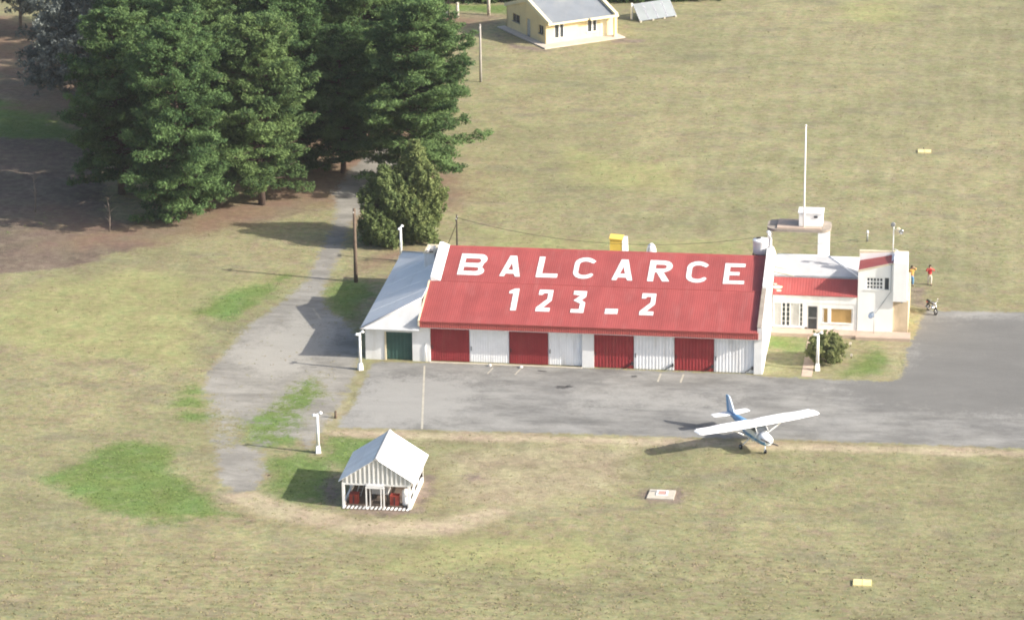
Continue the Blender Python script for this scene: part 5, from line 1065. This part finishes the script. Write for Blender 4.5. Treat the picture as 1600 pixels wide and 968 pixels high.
for s in (-1, 1):
    mb = MB(); secs = [airfoil(s * .002, .98, 1.62, 1.98, .13), airfoil(s * 2.9, .98, 1.60, 2.01, .13), airfoil(s * 4.85, .88, 1.16, 2.04, .09), airfoil(s * 5.05, .76, .95, 2.045, .05), airfoil(s * 5.11, .61, .6, 2.045, .02)]
    if s < 0: secs = [q[::-1] for q in secs]
    mb.loft(secs, smooth=False); wg = mb.build("wing", PLANE_WHITE, ac)
    for nm, ya, yb, w in (("flap", .6, 2.85, .30), ("aileron", 2.92, 4.8, .26)):
        xa = -.64 if nm == "flap" else -.50
        mb = MB(); mb.hull8([(xa, s * ya, 1.985), (xa, s * yb, 1.99 if nm == "flap" else 2.02), (xa + w, s * yb, 2.005 if nm == "flap" else 2.025), (xa + w, s * ya, 2.005)], [(xa, s * ya, 2.005), (xa, s * yb, 2.015 if nm == "flap" else 2.045), (xa + w, s * yb, 2.085 if nm == "flap" else 2.085), (xa + w, s * ya, 2.07)]); mb.build(nm, PLANE_WHITE, wg)
    mb = MB(); mb.tube([(.32, s * .5, .86), (.38, s * 2.45, 1.99)], .05, 8); mb.build("strut", PLANE_WHITE, ac)
    mb = MB(); mb.tube([(.05, s * .45, .78), (.0, s * .85, .45), (0, s * 1.15, .21)], [.06, .045, .035], 6); mb.build("gear_leg", PLANE_WHITE, ac)
    mb = MB(); mb.lathe((0, s * 1.2, .20), [(.10, -.07), (.19, -.065), (.205, 0), (.19, .065), (.10, .07)], 16, axis='Y'); wh = mb.build("wheel", RUBBER, ac)
    mb = MB(); mb.lathe((0, s * 1.2, .20), [(.09, -.075), (.09, .075)], 10, axis='Y'); mb.build("hub", CHROME, wh)
    mb = MB(); secs = [airfoil(s * .05, -3.35, .95, 1.38, .05), airfoil(s * 1.4, -3.55, .72, 1.38, .04), airfoil(s * 1.55, -3.65, .5, 1.38, .02)]
    if s < 0: secs = [q[::-1] for q in secs]
    mb.loft(secs, smooth=False); mb.build("tailplane", PLANE_WHITE, ac)
mb = MB(); f_ = [(-2.6, 1.50), (-3.25, 1.62), (-4.05, 2.62), (-4.30, 2.64), (-4.02, 1.45)]
mb.hull8([(x, -.045, z) for x, z in f_], [(x, .045, z) for x, z in f_]); mb.build("fin", PLANE_PALE, ac)
f_ = [(-4.03, 1.35), (-4.31, 2.66), (-4.62, 2.62), (-4.42, 1.35)]
mb = MB(); mb.hull8([(x, -.038, z) for x, z in f_], [(x, .038, z) for x, z in f_]); mb.build("rudder", PLANE_BLUE, ac)
mb = MB(); mb.tube([(1.55, 0, .75), (1.62, 0, .22)], .04, 6); mb.hull8([(1.55, -.09, .2), (1.70, -.09, .2), (1.70, -.07, .2), (1.55, -.07, .2)], [(1.56, -.06, .5), (1.66, -.06, .5), (1.66, -.04, .5), (1.56, -.04, .5)]); mb.build("nose_leg", PLANE_WHITE, ac)
mb = MB(); mb.lathe((1.62, 0, .18), [(.08, -.06), (.165, -.055), (.18, 0), (.165, .055), (.08, .06)], 16, axis='Y'); mb.build("wheel", RUBBER, ac)
mb = MB(); mb.lathe((2.19, 0, 1.11), [(.15, 0), (.14, .10), (.09, .22), (.01, .30)], 14, axis='X'); mb.build("spinner", PLANE_WHITE, ac)
an = R(18); pr = bpy.data.objects.new("propeller", None)
for s in (-1, 1):
    dy, dz = s * math.sin(R(62)), -s * math.cos(R(62)); secs = []
    for r, w, tw in ((.12, .09, .8), (.4, .15, .55), (.72, .12, .35), (.86, .06, .3)):
        c = Vector((2.25, dy * r, 1.11 + dz * r)); e = Vector((math.sin(tw), -dz * math.cos(tw), dy * math.cos(tw))) * w / 2; tn = Vector((.02, 0, 0)); secs.append([c + e, c + tn, c - e, c - tn])
    mb = MB(); mb.loft(secs); mb.build("propeller_blade", DARK_METAL, ac)
bpy.data.objects.remove(pr)
for s in (-1, 1):
    mb = MB(); mb.lathe((2.175, s * .20, 1.17), [(.085, 0), (.085, .02), (.02, .025)], 10, axis='X'); mb.build("air_intake", DARK, ac)

# ------------------------------------------------------------------ people
def skin_mesh(name, pts, edges, rads, m, parent, sub=1):
    me = bpy.data.meshes.new(name); me.from_pydata(pts, edges, []); o = bpy.data.objects.new(name, me); COL.objects.link(o)
    md = o.modifiers.new("skin", 'SKIN'); md.use_smooth_shade = True
    for i, v in enumerate(me.skin_vertices[0].data):
        r = rads[i]; v.radius = (r, r) if not isinstance(r, tuple) else r; v.use_root = (i == 0)
    if sub: o.modifiers.new("smooth", 'SUBSURF').levels = sub
    dg = bpy.context.evaluated_depsgraph_get(); dg.update()
    nm = bpy.data.meshes.new_from_object(o.evaluated_get(dg)); o.modifiers.clear(); o.data = nm; nm.name = name; nm.materials.clear(); nm.materials.append(m); bpy.data.meshes.remove(me); o.parent = parent
    return o
SKIN = mat("skin", (.48, .29, .20), .6, .05, 4); HAIR = mat("dark_hair", (.03, .022, .018), .8, .2, 6)
def person(label, loc, rot, shirt, trousers, arms, stride=.0):
    t = thing("person", label, "person", loc, rot, local=True)
    P = [(0, 0, .96), (0, 0, 1.12), (0, .01, 1.30), (0, .01, 1.43), (0, 0, 1.51), (0, -.02, 1.62), (0, -.01, 1.72)]
    E = [(0, 1), (1, 2), (2, 3), (3, 4), (4, 5), (5, 6)]; Rr = [(.15, .11), (.135, .10), (.16, .11), (.12, .09), .055, (.085, .10), (.06, .075)]
    def chain(st, pts, rad):
        prev = st
        for p, r in zip(pts, rad):
            P.append(p); Rr.append(r); E.append((prev, len(P) - 1)); prev = len(P) - 1
        return prev
    for s in (-1, 1):
        sd = stride * s
        chain(0, [(s * .10, 0, .88), (s * .11, -sd * .5, .50), (s * .11, -sd + .03, .09), (s * .115, -sd - .12, .045)], [.09, .06, .042, .035])
        el, hd = arms[0 if s < 0 else 1]
        w = chain(3, [(s * .19, .01, 1.42), el, hd], [.058, .045, .032]); H = Vector(hd); d = (H - Vector(el)).normalized()
        sd_ = d.cross(Vector((0, 0, 1))); sd_ = sd_.normalized() if sd_.length > .01 else Vector((1, 0, 0)); pm = H + d * .07
        k = chain(w, [tuple(pm)], [.028]); nrm = d.cross(sd_)
        for i, (o_, ln) in enumerate(((-.030, .062), (-.010, .075), (.010, .070), (.030, .055))):
            b0 = pm + sd_ * o_ + d * .02; chain(k, [tuple(b0), tuple(b0 + d * ln * .5), tuple(b0 + d * ln * .85 + nrm * ln * .3)], [.009, .0085, .008])
        chain(w, [tuple(H + sd_ * .035 + d * .03), tuple(H + sd_ * .06 + d * .065)], [.011, .009])
    skin_mesh("body", P, E, Rr, SKIN, t, 1)
    sp = [(0, 0, .92), (0, 0, 1.12), (0, .01, 1.30), (0, .01, 1.42)]; se = [(0, 1), (1, 2), (2, 3)]; sr = [(.20, .15), (.19, .145), (.215, .155), (.165, .12)]
    for s in (-1, 1):
        el, hd = arms[0 if s < 0 else 1]; m_ = tuple(Vector(el).lerp(Vector(hd), .45)); b = len(sp); sp += [(s * .20, .01, 1.42), el, m_]; sr += [.098, .082, .066]; se += [(3, b), (b, b + 1), (b + 1, b + 2)]
    skin_mesh("shirt", sp, se, sr, shirt, t, 1)
    tp = [(0, 0, .98), (0, 0, .90)]; te = [(0, 1)]; tr = [(.165, .125), (.165, .13)]
    for s in (-1, 1):
        sd = stride * s; b = len(tp); tp += [(s * .10, 0, .84), (s * .11, -sd * .5, .50), (s * .11, -sd + .03, .10)]; tr += [.115, .092, .078]; te += [(1, b), (b, b + 1), (b + 1, b + 2)]
    skin_mesh("trousers", tp, te, tr, trousers, t, 1)
    skin_mesh("hair", [(0, .02, 1.66), (0, .015, 1.735), (0, .04, 1.60)], [(0, 1), (0, 2)], [(.095, .10), (.065, .07), (.06, .06)], HAIR, t, 1)
    for s in (-1, 1):
        mb = MB(); mb.lathe((s * .035, -.115, 1.635), [(.004, -.008), (.011, 0), (.004, .008)], 6, axis='Y'); mb.build("eye", DARK, t)
        mb = MB(); sd = stride * s; mb.hull8([(s * .115 - .05, -sd - .19, 0), (s * .115 + .05, -sd - .19, 0), (s * .115 + .045, -sd + .08, 0), (s * .115 - .045, -sd + .08, 0)], [(s * .115 - .035, -sd - .16, .06), (s * .115 + .035, -sd - .16, .06), (s * .115 + .035, -sd + .07, .10), (s * .115 - .035, -sd + .07, .10)]); mb.build("shoe", DARK_METAL, t)
        mb = MB(); mb.lathe((s * .098, -.01, 1.63), [(.008, -.02), (.022, 0), (.008, .02)], 6, axis='Y'); mb.build("ear", SKIN, t)
    mb = MB(); mb.hull8([(-.016, -.115, 1.595), (.016, -.115, 1.595), (.010, -.10, 1.60), (-.010, -.10, 1.60)], [(-.006, -.122, 1.635), (.006, -.122, 1.635), (.006, -.10, 1.64), (-.006, -.10, 1.64)]); mb.build("nose", SKIN, t)
    mb = MB(); mb.box(-.022, .022, -.117, -.10, 1.565, 1.575); mb.build("mouth", RED_BOX, t)
    return t
person("person in a red shirt and pale trousers with both hands raised to the face", (39.25, 23.9, 0), R(12), mat("red_shirt", (.50, .035, .045), .8, .1, 4), mat("pale_trousers", (.55, .50, .43), .8, .1, 4),
       [((-.34, -.14, 1.30), (-.10, -.24, 1.52)), ((.34, -.14, 1.30), (.10, -.24, 1.52))], .10)
person("person in yellow shirt and blue jeans by the office corner, one arm raised", (37.72, 23.5, 0), R(10), mat("yellow_shirt", (.62, .36, .10), .8, .1, 4), mat("blue_jeans", (.10, .24, .42), .8, .12, 4),
       [((-.26, .02, 1.18), (-.25, -.08, .94)), ((.38, -.06, 1.52), (.14, -.14, 1.70))], .04)

# ------------------------------------------------------------------ motorcycle
mc = thing("motorcycle", "dark motorcycle with a silver headlamp parked at the corner of the apron behind the office", "motorcycle", (39.6, 16.6, 0), R(-62), local=True)
for x in (.68, -.66):
    mb = MB(); R0, rr = .30, .055; n1, n2 = 20, 6
    vs = [(x + (R0 - rr + rr * math.cos(2 * math.pi * j / n2)) * math.cos(2 * math.pi * i / n1), .055 * math.sin(2 * math.pi * j / n2), .30 + (R0 - rr + rr * math.cos(2 * math.pi * j / n2)) * math.sin(2 * math.pi * i / n1)) for i in range(n1) for j in range(n2)]
    mb._add(vs, [(i * n2 + j, ((i + 1) % n1) * n2 + j, ((i + 1) % n1) * n2 + (j + 1) % n2, i * n2 + (j + 1) % n2) for i in range(n1) for j in range(n2)], 0, True); tyre = mb.build("wheel", RUBBER, mc)
    mb = MB()
    for k in range(6): a = math.pi * k / 6; mb.tube([(x - .22 * math.cos(a), 0, .3 - .22 * math.sin(a)), (x + .22 * math.cos(a), 0, .3 + .22 * math.sin(a))], .012, 4)
    mb.lathe((x, 0, .3), [(.06, -.07), (.06, .07)], 10, axis='Y'); mb.build("rim", CHROME, tyre)
    mb = MB(); pts = [(x + .34 * math.cos(a), 0, .3 + .34 * math.sin(a)) for a in [R(30 + 14 * i) for i in range(9)]]; mb.tube(pts, .045, 5); mb.build("mudguard", DARK_METAL, mc)
mb = MB(); mb.tube([(.45, 0, .85), (.1, 0, .55), (-.25, 0, .48), (-.66, 0, .32)], .04, 6); mb.tube([(.45, 0, .85), (-.15, 0, .75), (-.7, 0, .72)], .035, 6); mb.build("frame", DARK_METAL, mc)
mb = MB(); mb.lathe((.02, 0, .45), [(.10, -.18), (.15, -.12), (.15, .12), (.10, .18)], 10, axis='Y'); mb.box(-.05, .14, -.09, .09, .42, .62); mb.build("engine", CHROME, mc)
mb = MB(); mb.loft([ring(.42, .12, .80, .92, 10), ring(.25, .26, .76, 1.0, 10), ring(0, .26, .76, .98, 10), ring(-.15, .14, .78, .88, 10)]); mb.build("fuel_tank", DARK_METAL, mc)
mb = MB(); mb.loft([ring(-.10, .18, .78, .88, 10), ring(-.4, .26, .76, .87, 10), ring(-.85, .18, .80, .92, 10)]); mb.build("saddle", RUBBER, mc)
for s in (-1, 1):
    mb = MB(); mb.tube([(.68, s * .09, .30), (.46, s * .09, .95)], .026, 6); mb.build("fork", CHROME, mc)
    mb = MB(); mb.tube([(.44, 0, .98), (.42, s * .22, 1.08), (.32, s * .36, 1.06)], .018, 5); mb.build("handlebar", CHROME, mc)
    mb = MB(); mb.lathe((.36, s * .33, 1.22), [(.01, -.01), (.06, 0), (.01, .01)], 8, axis='X'); mb.build("mirror", CHROME, mc)
mb = MB(); mb.lathe((.50, 0, .92), [(.04, -.06), (.10, 0), (.11, .07), (.09, .09)], 12, axis='X'); mb.build("headlamp", CHROME, mc)
mb = MB(); mb.tube([(.1, -.12, .35), (-.3, -.15, .28), (-.85, -.16, .34)], [.03, .04, .055], 8); mb.build("exhaust", CHROME, mc)
mb = MB(); mb.box(-.95, -.82, -.08, .08, .66, .76); mb.build("tail_lamp", RED_BOX, mc)

# ------------------------------------------------------------------ thin summer haze round the whole scene
HAZE = bpy.data.materials.new("haze_air"); HAZE.use_nodes = True; hn = HAZE.node_tree
hn.nodes.remove(hn.nodes["Principled BSDF"]); pv = hn.nodes.new("ShaderNodeVolumePrincipled")
pv.inputs["Color"].default_value = (0.93, 0.95, 0.98, 1); pv.inputs["Density"].default_value = 0.00008; pv.inputs["Anisotropy"].default_value = 0.2
hn.links.new(pv.outputs[0], hn.nodes["Material Output"].inputs["Volume"])
mb = MB(); mb.box(-7200, 7200, -7200, 7400, -1.0, 96.0); mb.build("haze", HAZE, kind="stuff")
